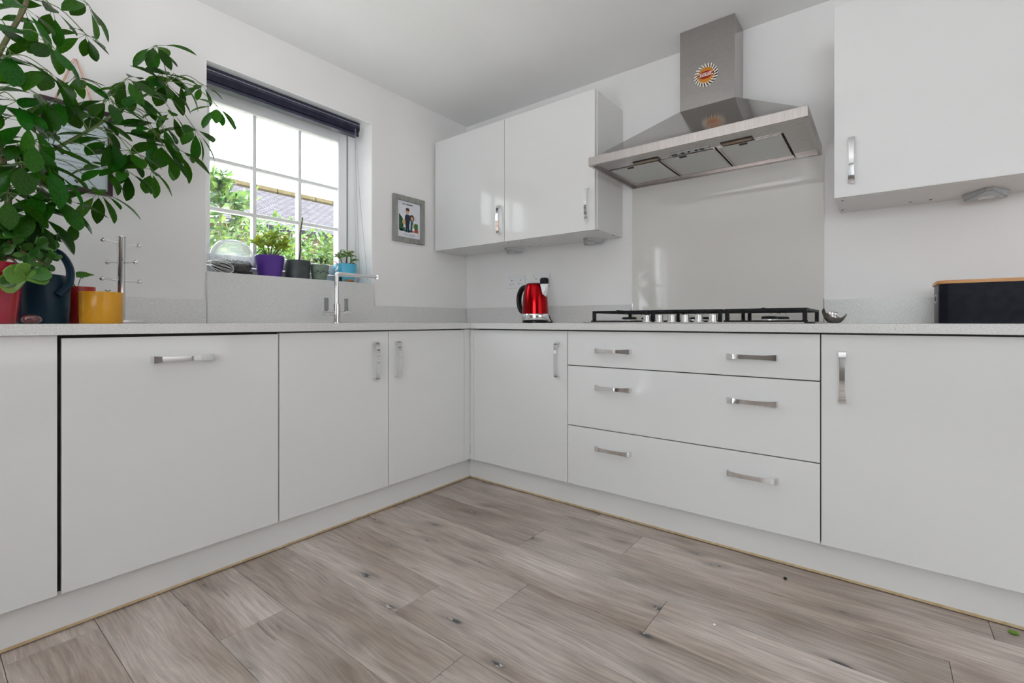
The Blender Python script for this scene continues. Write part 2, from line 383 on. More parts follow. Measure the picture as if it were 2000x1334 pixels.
M['pnavy'] = flat('print_navy', (0.012, 0.02, 0.045)); M['pskin'] = flat('print_skin', (0.55, 0.33, 0.24)); M['pbrown'] = flat('print_brown', (0.06, 0.025, 0.015))
M['pblond'] = flat('print_blond', (0.55, 0.40, 0.17)); M['pgreen'] = flat('print_green', (0.03, 0.15, 0.03)); M['pdgreen'] = flat('print_dark_green', (0.012, 0.07, 0.025)); M['pred'] = flat('print_red', (0.42, 0.06, 0.03)); M['pteal'] = flat('print_teal', (0.02, 0.11, 0.11)); M['pwhite'] = flat('print_white', (0.8, 0.8, 0.8))
M['orange'] = flat('amber_enamel', (0.52, 0.20, 0.012), 0.25); M['crimson'] = flat('crimson_enamel', (0.28, 0.01, 0.01), 0.25); M['cream'] = flat('cream_enamel', (0.82, 0.76, 0.66), 0.35)
M['orangeink'] = flat('orange_print', (0.35, 0.10, 0.03))
M['gravel'] = mat('grey_gravel', (0.02, 0.02, 0.02), 0.8, noise=(110, (0.16, 0.145, 0.14), 0.4, 0.6))
M['bowl'] = glass_mat('whitened_bowl_glass', (0.97, 0.98, 0.98), 0.2, 0.02, haze=0.24)  # haze whitens the glass in place of a bright sky reflection
M['clear'] = glass_mat('clear_acrylic', (0.55, 0.56, 0.57), 0.3, 0.02)
M['hedge'] = mat('hedge_leaf', (0.012, 0.045, 0.010), 0.35, trans=0.25, noise=(14, (0.05, 0.10, 0.012), 0.4, 0.6))
M['hedge2'] = mat('shrub_leaf', (0.015, 0.055, 0.014), 0.35, trans=0.25, noise=(14, (0.06, 0.11, 0.018), 0.4, 0.6))
M['brickwall'] = mat('pale_brick_wall', (0.09, 0.055, 0.034), 0.8, noise=(30, (0.12, 0.078, 0.05), 0.35, 0.65))
M['lawn'] = mat('lawn', (0.05, 0.085, 0.025), 0.9, noise=(30, (0.08, 0.11, 0.035), 0.35, 0.65))
def brick_mat():
    m = bpy.data.materials.new('red_brick'); m.use_nodes = True
    n = m.node_tree.nodes; L = m.node_tree.links; p = n['Principled BSDF']
    tc = n.new('ShaderNodeTexCoord'); mp = n.new('ShaderNodeMapping'); mp.inputs['Rotation'].default_value = (math.pi / 2, 0, 0)
    bt = n.new('ShaderNodeTexBrick')
    bt.inputs['Color1'].default_value = (0.17, 0.075, 0.05, 1); bt.inputs['Color2'].default_value = (0.22, 0.10, 0.07, 1); bt.inputs['Mortar'].default_value = (0.30, 0.26, 0.22, 1)
    bt.inputs['Scale'].default_value = 2.2; bt.inputs['Mortar Size'].default_value = 0.015
    L.new(tc.outputs['Object'], mp.inputs[0]); L.new(mp.outputs[0], bt.inputs['Vector']); L.new(bt.outputs['Color'], p.inputs['Base Color']); p.inputs['Roughness'].default_value = 0.85
    return m
M['brick'] = brick_mat()
def roof_mat():
    m = bpy.data.materials.new('grey_roof_tiles'); m.use_nodes = True
    n = m.node_tree.nodes; L = m.node_tree.links; p = n['Principled BSDF']
    tc = n.new('ShaderNodeTexCoord'); bt = n.new('ShaderNodeTexBrick')
    bt.inputs['Color1'].default_value = (0.044, 0.043, 0.049, 1); bt.inputs['Color2'].default_value = (0.058, 0.056, 0.064, 1); bt.inputs['Mortar'].default_value = (0.024, 0.023, 0.028, 1)
    bt.inputs['Scale'].default_value = 3.2; bt.inputs['Mortar Size'].default_value = 0.03
    L.new(tc.outputs['Object'], bt.inputs['Vector']); L.new(bt.outputs['Color'], p.inputs['Base Color']); p.inputs['Roughness'].default_value = 0.9; p.inputs['Specular IOR Level'].default_value = 0
    return m
M['roof'] = roof_mat()
M['ridge'] = mat('tan_ridge_tile', (0.052, 0.043, 0.024), 0.9, spec=0.0, noise=(12, (0.06, 0.05, 0.03), 0.4, 0.6))

# ------------------------------------------------------------------ room shell
X0, Y0, ZC = -5.0, -5.0, 2.29
WX0, WX1, WZ0, WZ1 = -1.677, -0.804, 1.085, 2.05      # kitchen window opening
DX0, DX1, DZ1 = -4.6, -3.1, 2.1                       # french door opening
bm = nb()
FX0 = WX0 - .105
box(bm, X0 - .3, DX0, 0, .3, -.1, ZC + .1); box(bm, DX0, DX1, 0, .3, DZ1, ZC + .1); box(bm, DX1, FX0, 0, .3, -.1, ZC + .1); box(bm, FX0, WX0, 0, .168, -.1, ZC + .1); box(bm, FX0, WX0, .168, .3, -.1, WZ0); box(bm, FX0, WX0, .168, .3, WZ1, ZC + .1)
box(bm, WX0, WX1, 0, .3, -.1, WZ0); box(bm, WX0, WX1, 0, .3, WZ1, ZC + .1); box(bm, WX1, .3, 0, .3, -.1, ZC + .1)
obj('wall_left', bm, M['wall'], kind='structure')
obj('wall_right', B(0, .3, Y0 - .3, 0, -.1, ZC + .1), M['wall'], kind='structure')
obj('wall_front', B(X0, 0, Y0 - .3, Y0, -.1, ZC + .1), M['wall2'], kind='structure')
bm = nb()
box(bm, X0 - .3, X0, Y0 - .3, -4.5, -.1, ZC + .1); box(bm, X0 - .3, X0, -4.5, -2.1, -.1, 1.04); box(bm, X0 - .3, X0, -4.5, -2.1, 2.2, ZC + .1); box(bm, X0 - .3, X0, -2.1, 0, -.1, ZC + .1)
obj('wall_back', bm, M['wall2'], kind='structure')
bm = nb()
for y in (-4.5, -3.335, -2.17): box(bm, X0 - .2, X0 - .13, y, y + .07, 1.04, 2.2)
for z in (1.04, 2.13): box(bm, X0 - .2, X0 - .13, -4.43, -2.17, z, z + .07)
w2 = obj('added_window', bm, M['pvc'], kind='structure')  # unseen window, added to bring fill light into the room
for y in (-4.43, -3.265): obj('pane', B(X0 - .17, X0 - .165, y, y + 1.095, 1.11, 2.13), M['glass'], w2)
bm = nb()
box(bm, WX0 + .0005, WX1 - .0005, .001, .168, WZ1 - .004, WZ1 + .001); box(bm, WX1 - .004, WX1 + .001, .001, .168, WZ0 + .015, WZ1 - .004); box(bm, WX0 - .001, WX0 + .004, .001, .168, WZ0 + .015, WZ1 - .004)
M['reveal'] = mat('daylit_reveal_paint', (0.90, 0.90, 0.90), 0.5, noise=(3, (0.92, 0.92, 0.92), 0.4, 0.6))  # lighter than the walls: window brightness put into the colour
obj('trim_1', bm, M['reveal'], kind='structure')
obj('ceiling', B(X0 - .3, .3, Y0 - .3, .3, ZC, ZC + .2), M['ceiling'], kind='structure')
fl = obj('floor', B(X0, 0, Y0, 0, -.12, -.012), M['dark'], kind='structure')
# planks: rows run along y, 0.1875 wide, 1.256 long
PW, PL = 0.1875, 1.256
joints = {0: -1.224, 1: -1.453, 2: -1.851, 3: -1.262, 4: -1.612, 5: -1.37, -1: -1.516, -2: -0.95, -3: -1.75, -4: -0.62}
for r in range(-19, 7):
    xa = -1.594 + r * PW; xb = xa + PW
    if xb < X0 + .02 or xa > -.45: continue
    j = joints.get(r, -0.3 - random.random() * PL)
    while j < -.45: j += PL
    y1 = j
    while y1 > Y0:
        y0 = y1 - PL
        ya, yb = max(y0, Y0 + .005), min(y1, -.46)
        if yb - ya > .03:
            g = 0.0006
            obj('plank', box(nb(), max(xa, X0 + .005) + g, xb - g, ya + g, yb - g, -.012, 0, 0.0007, 1), M['floor'], fl)
        y1 = y0

# kitchen window: frame at y 0.17..0.24
win = obj('window_1', nb_ := (lambda b: (box(b, FX0, FX0 + .062, .17, .24, WZ0, WZ1, .003), box(b, WX1 - .062, WX1, .17, .24, WZ0, WZ1, .003),
      box(b, FX0 + .06, WX1 - .06, .17, .24, WZ1 - .062, WZ1, .003), box(b, FX0 + .06, WX1 - .06, .17, .24, WZ0, WZ0 + .062, .003), b)[-1])(nb()), M['pvc'], kind='structure')
SX0, SX1, SZ0, SZ1 = FX0 + .066, WX1 - .066, WZ0 + .066, WZ1 - .056
b = nb(); t_ = .056
box(b, SX0, SX0 + t_, .158, .215, SZ0, SZ1, .005); box(b, SX1 - t_, SX1, .158, .215, SZ0, SZ1, .005)
box(b, SX0 + t_ - .002, SX1 - t_ + .002, .158, .215, SZ1 - t_, SZ1, .005); box(b, SX0 + t_ - .002, SX1 - t_ + .002, .158, .215, SZ0, SZ0 + t_, .005)
sash = obj('sash', b, M['pvc'], win)
GX0, GX1, GZ0, GZ1 = SX0 + t_, SX1 - t_, SZ0 + t_, SZ1 - t_
BX = [-1.609, -1.395, -1.155]; BZ = [1.664, 1.424]
for x in BX: obj('glazing_bar', B(x - .009, x + .009, .168, .205, GZ0 - .003, GZ1 + .003, .003), M['pvc'], win)
for z in BZ: obj('glazing_bar', B(GX0 - .003, GX1 + .003, .170, .203, z - .009, z + .009, .003), M['pvc'], win)
xs = [GX0] + BX + [GX1]; zs = [GZ0] + BZ[::-1] + [GZ1]
for i in range(4):
    for k in range(3):
        obj('pane', B(xs[i] + .002, xs[i + 1] - .002, .185, .189, zs[k] + .002, zs[k + 1] - .002), M['glass'], win)
obj('trickle_vent', B(-1.50, -1.03, .140, .172, 2.0, 2.022, .006), M['pvc'], win)
obj('sash_gap', B(SX1 - .001, SX1 + .004, .160, .175, SZ0, SZ1), M['dark'], win)  # dark strip drawn for the gap between sash and frame
obj('window_sill', B(WX0, WX1, -.0, .185, WZ0, 1.1, .001), M['quartz'], win)
# french doors (left of the camera's view, they light the room)
fd = obj('door_1', (lambda b: (box(b, DX0, DX0 + .07, .1, .2, 0, DZ1), box(b, DX1 - .07, DX1, .1, .2, 0, DZ1), box(b, DX0 + .07, DX1 - .07, .1, .2, DZ1 - .07, DZ1), b)[-1])(nb()), M['pvc'], kind='structure')
for k in range(2):
    xa = DX0 + .075 + k * .6775; xb = xa + .67
    b = nb(); box(b, xa, xa + .08, .12, .18, .02, 2.02); box(b, xb - .08, xb, .12, .18, .02, 2.02); box(b, xa + .08, xb - .08, .12, .18, 1.94, 2.02); box(b, xa + .08, xb - .08, .12, .18, .02, .22)
    lf = obj('door_leaf', b, M['pvc'], fd)
    obj('pane', B(xa + .08, xb - .08, .148, .152, .22, 1.94), M['glass'], lf)

# plinths (kick boards) with a worn bottom edge
DP, DD, DW = 0.5566, 0.5915, 0.6108
ZB, ZT, ZW, WT = 0.120, 0.831, 0.8375, 0.8681
XL, YR = -2.835, -2.817
bl = obj('baseboard_left', B(XL, -DP, -DP, -DP + .016, .012, ZB + .006), M['satin'], kind='structure')
obj('worn_edge', B(XL, -DP, -DP - .0012, -DP + .015, .004, .012), M['edge'], bl)
br = obj('baseboard_right', B(-DP, -DP + .016, YR, -DP + .016, .012, ZB + .006), M['satin'], kind='structure')
obj('worn_edge', B(-DP - .0012, -DP + .015, YR, -DP - .002, .004, .012), M['edge'], br)

# ------------------------------------------------------------------ handle (shared mesh): local x along, -y outward
def handle_mesh(Ln=.172):
    bm = nb(); h = Ln / 2
    path = [(-h, 0, .0105), (-h, -.012, .0105), (-h + .004, -.021, .0105), (-h + .012, -.0245, .010), (-h + .028, -.0265, .0088), (-h * .45, -.0295, .0078), (0, -.031, .0074)]
    path = path + [(-a, b_, c_) for a, b_, c_ in path[-2::-1]]
    rings = []
    n = len(path)
    for i, (x, y, wd) in enumerate(path):
        x0, y0, _ = path[max(i - 1, 0)]; x1, y1, _ = path[min(i + 1, n - 1)]
        t = Vector((x1 - x0, y1 - y0, 0)).normalized(); nn = Vector((-t.y, t.x, 0))   # inward normal
        th = .0055 if 2 < i < n - 3 else .008
        if i in (0, n - 1) or i in (1, n - 2): th = .010
        o = Vector((x, y, 0)); q = o + nn * th
        rings.append([bm.verts.new(o + Vector((0, 0, s * wd))) for s in (-1, 1)] + [bm.verts.new(q + Vector((0, 0, s * wd))) for s in (1, -1)])
    for A, C in zip(rings, rings[1:]):
        for k in range(4): bm.faces.new((A[k], A[(k + 1) % 4], C[(k + 1) % 4], C[k]))
    bm.faces.new(rings[0][::-1]); bm.faces.new(rings[-1])
    bmesh.ops.recalc_face_normals(bm, faces=bm.faces[:])
    me = bpy.data.meshes.new('handle'); bm.to_mesh(me); bm.free()
    me.polygons.foreach_set('use_smooth', [True] * len(me.polygons)); me.set_sharp_from_angle(angle=math.radians(40))
    me.materials.append(M['chrome'])
    return me
HM = handle_mesh()
RX = Matrix.Rotation(math.pi / 2, 3, 'Y'); RZ = Matrix.Rotation(-math.pi / 2, 3, 'Z')
def handle(parent, loc, side, vertical):
    r = Matrix.Identity(3)
    if vertical: r = RX
    if side == 'R': r = RZ @ r
    return inst('handle', HM, parent, loc, r)

G = .0018
def doorL(parent, name, x0, x1, z0=ZB, z1=ZT, mat_='gloss'):
    return obj(name, B(x0 + G, x1 - G, -DD, -DD + .018, z0, z1, .0012), M[mat_], parent, smooth=False)
def doorR(parent, name, y0, y1, z0=ZB, z1=ZT, x=-DD):
    return obj(name, B(x, x + .018, y0 + G, y1 - G, z0, z1, .0012), M['gloss'], parent)

# base units on the window wall
t = thing('base_cabinet', 'white gloss base cabinet at the left frame edge under the red plant pot', 'cabinet', (-2.5365, -.3, 0))
obj('body', B(XL, -2.2385, -DD + .019, -.003, ZB + .002, ZW - .001), M['carcass'], t)
doorL(t, 'door', XL, -2.2385, ZB, ZW - .0005)
t = thing('dishwasher', 'integrated dishwasher behind a white gloss door with one horizontal chrome handle', 'dishwasher', (-1.936, -.3, 0))
obj('body', B(-2.237, -1.637, -DD + .022, -.003, ZB + .002, ZW - .001), M['dark'], t)
d = doorL(t, 'door', -2.2375 + .004, -1.636, ZB, ZT - .003)
handle(d, (-1.9445, -DD, .756), 'L', False)
t = thing('sink_cabinet', 'white gloss double door cabinet under the chrome tap', 'cabinet', (-1.136, -.3, 0))
obj('body', B(-1.634, -.637, -DD + .019, -.003, ZB + .002, ZW - .001), M['carcass'], t)
d = doorL(t, 'door', -1.635, -1.135); handle(d, (-1.2105, -DD, .70), 'L', True)
d = doorL(t, 'door', -1.135, -.636); handle(d, (-1.090, -DD, .70), 'L', True)
t = thing('corner_post', 'white corner filler post between the two runs of base cabinets', 'filler', (-DD, -DD, ZB))
obj('filler_strip', B(-.6355, -DD, -DD, -DD + .016, ZB, ZW - .003, .001), M['gloss'], t)
obj('filler_strip', B(-DD, -DD + .016, -.6195, -DD - .0005, ZB, ZW - .003, .001), M['gloss'], t)
# base units on the hood wall
t = thing('base_cabinet', 'white gloss base cabinet below the red kettle, right of the inner corner', 'cabinet', (-.3, -.918, 0))
obj('body', B(-DD + .019, -.003, -1.2165, -.640, ZB + .002, ZW - .001), M['carcass'], t)
d = doorR(t, 'door', -1.2173, -.6195); handle(d, (-DD, -1.166, .694), 'R', True)
t = thing('drawer_unit', 'wide white gloss three drawer unit under the gas hob', 'drawers', (-.3, -1.717, 0))
obj('body', B(-DD + .019, -.003, -2.2165, -1.2175, ZB + .002, ZW - .001), M['carcass'], t)
for z0, z1, zh in ((.6735, ZT, .746), (.3945, .6695, .5815), (ZB, .3905, .3085)):
    d = doorR(t, 'drawer', -2.2173, -1.2173, z0, z1)
    handle(d, (-DD, -1.452, zh), 'R', False); handle(d, (-DD, -2.006, zh), 'R', False)
t = thing('base_cabinet', 'white gloss base cabinet below the black bread bin at the right frame edge', 'cabinet', (-.3, -2.517, 0))
obj('body', B(-DD + .019, -.003, YR, -2.2175, ZB + .002, ZW - .001), M['carcass'], t)
d = doorR(t, 'door', YR, -2.2173); handle(d, (-DD, -2.279, .692), 'R', True)

# worktops (mitred at the corner)
bm = prism(nb(), [(XL - .01, -DW), (-DW - .0008, -DW), (-.0038, -.003), (XL - .01, -.003)], ZW, WT)
tag(obj('worktop', bm, M['quartz']), 'pale speckled quartz worktop along the window wall, holding the tap', 'worktop')
bm = prism(nb(), [(-DW, -DW - .0008), (-DW, YR - .01), (-.003, YR - .01), (-.003, -.0038)], ZW, WT)
tag(obj('worktop', bm, M['quartz']), 'pale speckled quartz worktop along the hood wall, holding the hob', 'worktop')
# upstands
ZU = .972
tag(obj('upstand', B(XL, -1.6775, -.014, -.0005, WT, ZU, .001), M['quartz']), 'low grey speckled upstand behind the mug tree', 'upstand')
tag(obj('upstand', B(-1.6765, -.8045, -.017, -.0005, WT, 1.0995, .001), M['quartz']), 'tall grey speckled upstand panel below the window behind the tap', 'upstand')
tag(obj('upstand', B(-.8035, -.015, -.014, -.0005, WT, ZU, .001), M['quartz']), 'low grey speckled upstand between the window and the inner corner', 'upstand')
tag(obj('upstand', B(-.014, -.0005, -1.2795, -.0145, WT, ZU, .001), M['quartz']), 'low grey speckled upstand behind the red kettle', 'upstand')
tag(obj('upstand', B(-.014, -.0005, YR, -2.1805, WT, ZU, .001), M['quartz']), 'low grey speckled upstand beside the hob running behind the bread bin', 'upstand')
t = thing('splashback', 'beige grey glass splashback between the gas hob and the hood', 'splashback', (-.004, -1.73, WT))
obj('glass_panel', B(-.0068, -.0008, -2.1795, -1.281, WT + .001, 1.614), M['splash'], t)
for y in (-1.2805, -2.18): obj('edge_clip', B(-.017, -.0005, y - .0015, y + .0015, WT + .001, ZU + .004), M['chrome'], t)

# ------------------------------------------------------------------ wall cabinets
CX, CZ0, CZ1 = -.302, 1.352, 2.073
def screw_caps(parent, pts, z):
    for x, y in pts:
        obj('screw_cap', lathe(nb(), [(0, z - .001), (.0045, z - .001), (.0045, z + .001), (0, z + .001)], (x, y, 0), 10), M['dark'], parent)
t = thing('wall_cabinet', 'white gloss double wall cabinet in the corner above the red kettle', 'cabinet', (-.15, -.62, CZ0))
obj('body', B(CX, -.001, -1.2215, -.005, CZ0 + .001, CZ1, .001), M['satin'], t)
d = doorR(t, 'door', -.618, -.018, CZ0 - .002, CZ1 + .002, CX - .0205); handle(d, (CX - .0205, -.582, 1.483), 'R', True)
d = doorR(t, 'door', -1.218, -.618, CZ0 - .002, CZ1 + .002, CX - .0205); handle(d, (CX - .0205, -1.176, 1.483), 'R', True)
screw_caps(t, [(-.26, -.03), (-.06, -.06), (-.26, -.60), (-.24, -.68), (-.07, -.62), (-.07, -.70), (-.28, -1.21), (-.1, -1.21)], CZ0 + .001)
t = thing('wall_cabinet', 'white gloss wall cabinet right of the hood above the bread bin', 'cabinet', (-.15, -2.54, CZ0 - .005))
obj('body', B(CX, -.001, -2.836, -2.238, 1.3475, CZ1, .001), M['satin'], t)
d = doorR(t, 'door', -2.838, -2.236, 1.345, CZ1 + .002, CX - .0205); handle(d, (CX - .0205, -2.292, 1.478), 'R', True)
screw_caps(t, [(-.25, -2.26), (-.06, -2.25), (-.06, -2.47), (-.06, -2.53)], 1.3475)

def wedge_light(cx, cy, z, ang, label, sc=1.0):
    """small triangular under-cabinet lamp"""
    t = thing('cabinet_light', label, 'lamp', (cx, cy, z - .026), 'triangular lights under the wall cabinets')
    R = Matrix.Rotation(ang, 3, 'Z')
    pl = [(-.055, -.05), (.055, -.05), (.065, -.035), (.012, .06), (-.012, .06), (-.065, -.035)]
    bm = nb(); top = []; bot = []
    for x, y in pl:
        p = R @ Vector((x * sc, y * sc, 0)); top.append(bm.verts.new((cx + p.x, cy + p.y, z)))
        p2 = R @ Vector((x * sc * .9, y * sc * .9, 0)); hh = .026 if y < 0 else .013
        bot.append(bm.verts.new((cx + p2.x, cy + p2.y, z - hh)))
    bm.faces.new(top); bm.faces.new(bot[::-1])
    for i in range(6): bm.faces.new((top[i], top[(i + 1) % 6], bot[(i + 1) % 6], bot[i]))
    bmesh.ops.bevel(bm, geom=bm.edges[:], offset=.003, segments=2, affect='EDGES')
    obj('housing', bm, M['greyplastic'], t, True)
    q = R @ Vector((0, -.016 * sc, 0))
    obj('lens', lathe(nb(), [(0, z - .0245), (.02, z - .0245), (.024, z - .022), (.024, z - .012), (0, z - .012)], (cx + q.x, cy + q.y, 0), 20), M['lens'], t, True)
wedge_light(-.07, -.47, CZ0 + .001, math.pi / 2, 'grey triangular light under the corner wall cabinet, the one nearer the picture of a family')
wedge_light(-.07, -1.05, CZ0 + .001, math.pi / 2, 'grey triangular light under the corner wall cabinet, the one nearer the hood')
wedge_light(-.10, -2.68, 1.3475, math.pi / 2, 'grey triangular light under the wall cabinet above the bread bin')

# ------------------------------------------------------------------ cooker hood
t = thing('cooker_hood', 'brushed steel chimney cooker hood above the gas hob', 'hood', (-.25, -1.725, 1.615))
HY0, HY1 = -2.172, -1.280; HF = -.505; HZ0, HZ1 = 1.614, 1.655
DY0, DY1, DXF, DZ = -1.850, -1.600, -.168, 1.902
obj('chimney', B(DXF, -.001, DY0, DY1, DZ - .005, ZC - .001, .0015), M['steel'], t)
bm = nb()
base = [(HF + .012, HY0 + .012), (HF + .012, HY1 - .012), (-.001, HY1 - .012), (-.001, HY0 + .012)]
top = [(DXF - .002, DY0 - .002), (DXF - .002, DY1 + .002), (-.001, DY1 + .002), (-.001, DY0 - .002)]
a_ = [bm.verts.new((x, y, HZ1 - .002)) for x, y in base]; b_ = [bm.verts.new((x, y, DZ)) for x, y in top]
bm.faces.new(a_[::-1]); bm.faces.new(b_)
for i in range(4): bm.faces.new((a_[i], a_[(i + 1) % 4], b_[(i + 1) % 4], b_[i]))
M['steel_smooth'] = mat('satin_steel', (0.40, 0.39, 0.38), 0.12, 1.0, noise=(30, (0.43, 0.42, 0.41), 0.35, 0.65, (1, 14, 1)))
obj('canopy', bm, M['steel_smooth'], t)
# lip: a tray, open underneath
bm = nb(); th = .014
box(bm, HF, HF + th, HY0, HY1, HZ0, HZ1, .002); box(bm, HF + th, -.001, HY0, HY0 + th, HZ0, HZ1); box(bm, HF + th, -.001, HY1 - th, HY1, HZ0, HZ1)
box(bm, -.02, -.001, HY0 + th, HY1 - th, HZ0, HZ1); box(bm, HF + th, -.02, HY0 + th, HY1 - th, HZ1 - .012, HZ1)
obj('lip', bm, M['steel_lip'], t)
# underside: sloping front panel, side panels, three filters
uz = HZ0 + .012
obj('front_panel', B(HF + th, -.355, HY0 + th, HY1 - th, uz, uz + .01), M['steel'], t)
obj('side_panel', B(-.355, -.02, HY0 + th, HY0 + .10, uz, uz + .01), M['steel'], t)
obj('side_panel', B(-.355, -.02, HY1 - .028, HY1 - th, uz, uz + .01), M['steel'], t)
fy0, fy1 = HY0 + .104, HY1 - .032; fw = (fy1 - fy0) / 3
for k in range(3):
    ya = fy0 + k * fw + .004; yb = fy0 + (k + 1) * fw - .004
    fb = nb(); box(fb, -.352, -.052, ya, ya + .007, uz - .004, uz + .01); box(fb, -.352, -.052, yb - .007, yb, uz - .004, uz + .01)
    box(fb, -.352, -.345, ya + .007, yb - .007, uz - .004, uz + .01); box(fb, -.059, -.052, ya + .007, yb - .007, uz - .004, uz + .01)
    ff = obj('filter', fb, M['steel_lip'], t)
    obj('mesh_panel', B(-.345, -.059, ya + .007, yb - .007, uz - .001, uz + .008), M['filter'], ff)
    yc = (ya + yb) / 2
    obj('latch', B(-.342, -.326, yc - .016 + .02, yc + .016 + .02, uz - .0065, uz - .001, .002), M['black'], ff)
obj('rear_rail', B(-.050, -.02, fy0, fy1, uz - .002, uz + .008), M['steel_lip'], t)
M['bulb'] = mat('bronze_lamp_cover', (0.22, 0.13, 0.08), 0.15, 0.6, noise=(20, (0.30, 0.20, 0.13), 0.4, 0.6))
for yc in (-1.515, -1.905):
    lc = obj('lamp_cover', B(-.395, -.360, yc - .062, yc + .062, uz - .003, uz + .004, .002), M['black'], t)
    obj('lamp_glass', B(-.391, -.364, yc - .054, yc + .054, uz - .0045, uz - .002, .001), M['bulb'], lc)
cp = obj('control_panel', B(-.395, -.367, -1.80, -1.625, uz - .0035, uz + .002, .0015), M['greyplastic'], t)
for y, ln in ((-1.64, .008), (-1.652, .007), (-1.683, .012), (-1.71, .006), (-1.742, .010), (-1.765, .014)):
    obj('button', B(-.388, -.375, y - ln / 2 - .003, y + ln / 2, uz - .006, uz - .003, .001), M['black'], cp)
b = nb(); y = -2.035
random.seed(5)
for k in range(11):
    ln = .004 + random.random() * .004
    if k != 6: box(b, -.478, -.472 + random.random() * .003, y - ln, y, uz - .0006, uz + .001)
    y -= ln + .0016
obj('maker_lettering', b, M['orangeink'], t)
random.seed(7)
# sun magnet on the chimney
mz, my, mx = 2.043, -1.724, DXF - .0015
t = thing('sun_magnet', 'amber sun shaped fridge magnet with white rays stuck on the hood chimney', 'magnet', (mx, my, mz - .05))
obj('disc', lathe(nb(), [(0, 0), (.036, 0), (.037, .003), (.033, .006), (0, .0075)], (0, 0, 0), 32, 'z'), M['orange'], None)
disc = bpy.data.objects['disc']
def facing_wall(o, parent, y, z, x):
    """turn a z-up disc so that it faces -x"""
    o.parent = parent
    m4 = Matrix(((0, 0, -1), (-1, 0, 0), (0, 1, 0))).to_4x4(); m4.translation = Vector((x, y, z)) - WL[parent]
    o.matrix_basis = m4; WL[o] = Vector((x, y, z))
facing_wall(disc, t, my, mz, mx)
b = nb()
for k in range(22):
    a1 = 2 * math.pi * k / 22
    def P(r, a): return (my - r * math.cos(a), mz + r * math.sin(a))
    prism(b, [P(.033, a1 - .11), P(.054, a1 + .17), P(.056, a1 + .26), P(.034, a1 + .13)], mx - .004, mx, 'x')
obj('ray', b, M['cream'], t)
b = nb(); prism(b, [(my + .046 * math.cos(2 * math.pi * k / 44) * (1.12 if k % 2 else .92), mz + .046 * math.sin(2 * math.pi * k / 44) * (1.12 if k % 2 else .92)) for k in range(44)], mx - .0022, mx - .0002, 'x')
obj('ray_shadow', b, M['black'], t)  # black shape painted in for the shadow between the rays
o_ = bpy.data.objects['ray']; o_.name = 'rays'
obj('band', B(mx - .0095, mx - .005, my - .037, my + .037, mz - .008, mz + .008), M['crimson'], t)
b = nb()
for z in (-.0062, .0062): box(b, mx - .0105, mx - .009, my - .036, my + .036, mz + z - .0012, mz + z + .0012)
for k in range(7): box(b, mx - .0105, mx - .009, my - .026 + k * .0075, my - .021 + k * .0075, mz - .003, mz + .003 - (k % 3) * .0012)
obj('band_lettering', b, M['cream'], t)
b = nb(); prism(b, [(my - .03, mz + .008), (my + .03, mz + .008), (my + .012, mz + .016), (my - .012, mz + .016)], mx - .0088, mx - .006, 'x'); prism(b, [(my - .03, mz - .008), (my + .03, mz - .008), (my + .012, mz - .018), (my - .012, mz - .018)], mx - .0088, mx - .006, 'x')
obj('red_centre', b, M['crimson'], t)

# ------------------------------------------------------------------ gas hob
t = thing('gas_hob', 'stainless steel five burner gas hob with black pan supports below the hood', 'hob', (-.305, -1.737, WT))
obj('hob_plate', B(-.552, -.062, -2.199, -1.275, WT, WT + .0055, .002), M['steel_lip'], t)
def grate(y0, y1, xs_=(-.505, -.10)):
    b = nb(); z0, z1 = WT + .046, WT + .057; w_ = .006
    xa, xb = xs_
    for x in (xa, xb): box(b, x - w_, x + w_, y0, y1, z0, z1, .002, 1)
    for y in (y0 + w_, y1 - w_): box(b, xa, xb, y - w_, y + w_, z0, z1, .002, 1)
    for x in (xa + .002, xb - .002):
        for y in (y0 + w_, y1 - w_): box(b, x - w_ - .001, x + w_ + .001, y - w_ - .001, y + w_ + .001, WT + .0055, z1, .001, 1)
    box(b, xa - .012, xa - .004, y0 - .004, y1 + .004, WT + .0055, WT + .012)
    return b, xa, xb
def fingers(b, cx, cy, r, n=4, rot=0):
    for k in range(n):
        a = rot + k * 2 * math.pi / n
        p = Vector((cx + math.cos(a) * r, cy + math.sin(a) * r, WT + .054)); q = Vector((cx + math.cos(a) * .028, cy + math.sin(a) * .028, WT + .054))
        cyl(b, p, q, .0055, .0045, 6); cyl(b, q + Vector((0, 0, .004)), q - Vector((0, 0, .012)), .004, .003, 6)
def burner(cx, cy, r):
    q = obj('burner', lathe(nb(), [(0, WT + .0055), (r * 1.15, WT + .0055), (r * 1.1, WT + .016), (r, WT + .018), (0, WT + .018)], (cx, cy, 0), 24), M['knob'], t, True)
    obj('burner_cap', lathe(nb(), [(0, WT + .0185), (r * .95, WT + .0185), (r * .97, WT + .024), (r * .85, WT + .028), (0, WT + .029)], (cx, cy, 0), 24), M['iron'], q, True)
for y0, y1, sp in ((-1.575, -1.305, [(-.40, .036), (-.19, .028)]), (-1.878, -1.590, [(-.27, .055)]), (-2.168, -1.893, [(-.40, .030), (-.19, .042)])):
    b, xa, xb = grate(y0, y1)
    yc = (y0 + y1) / 2
    for cx, r in sp: fingers(b, cx, yc, (y1 - y0) / 2 - .006 if len(sp) > 1 else .13)
    if len(sp) > 1: box(b, -.30, -.29, y0, y1, WT + .046, WT + .057)
    obj('pan_support', b, M['iron'], t)
    for cx, r in sp: burner(cx, yc, r)
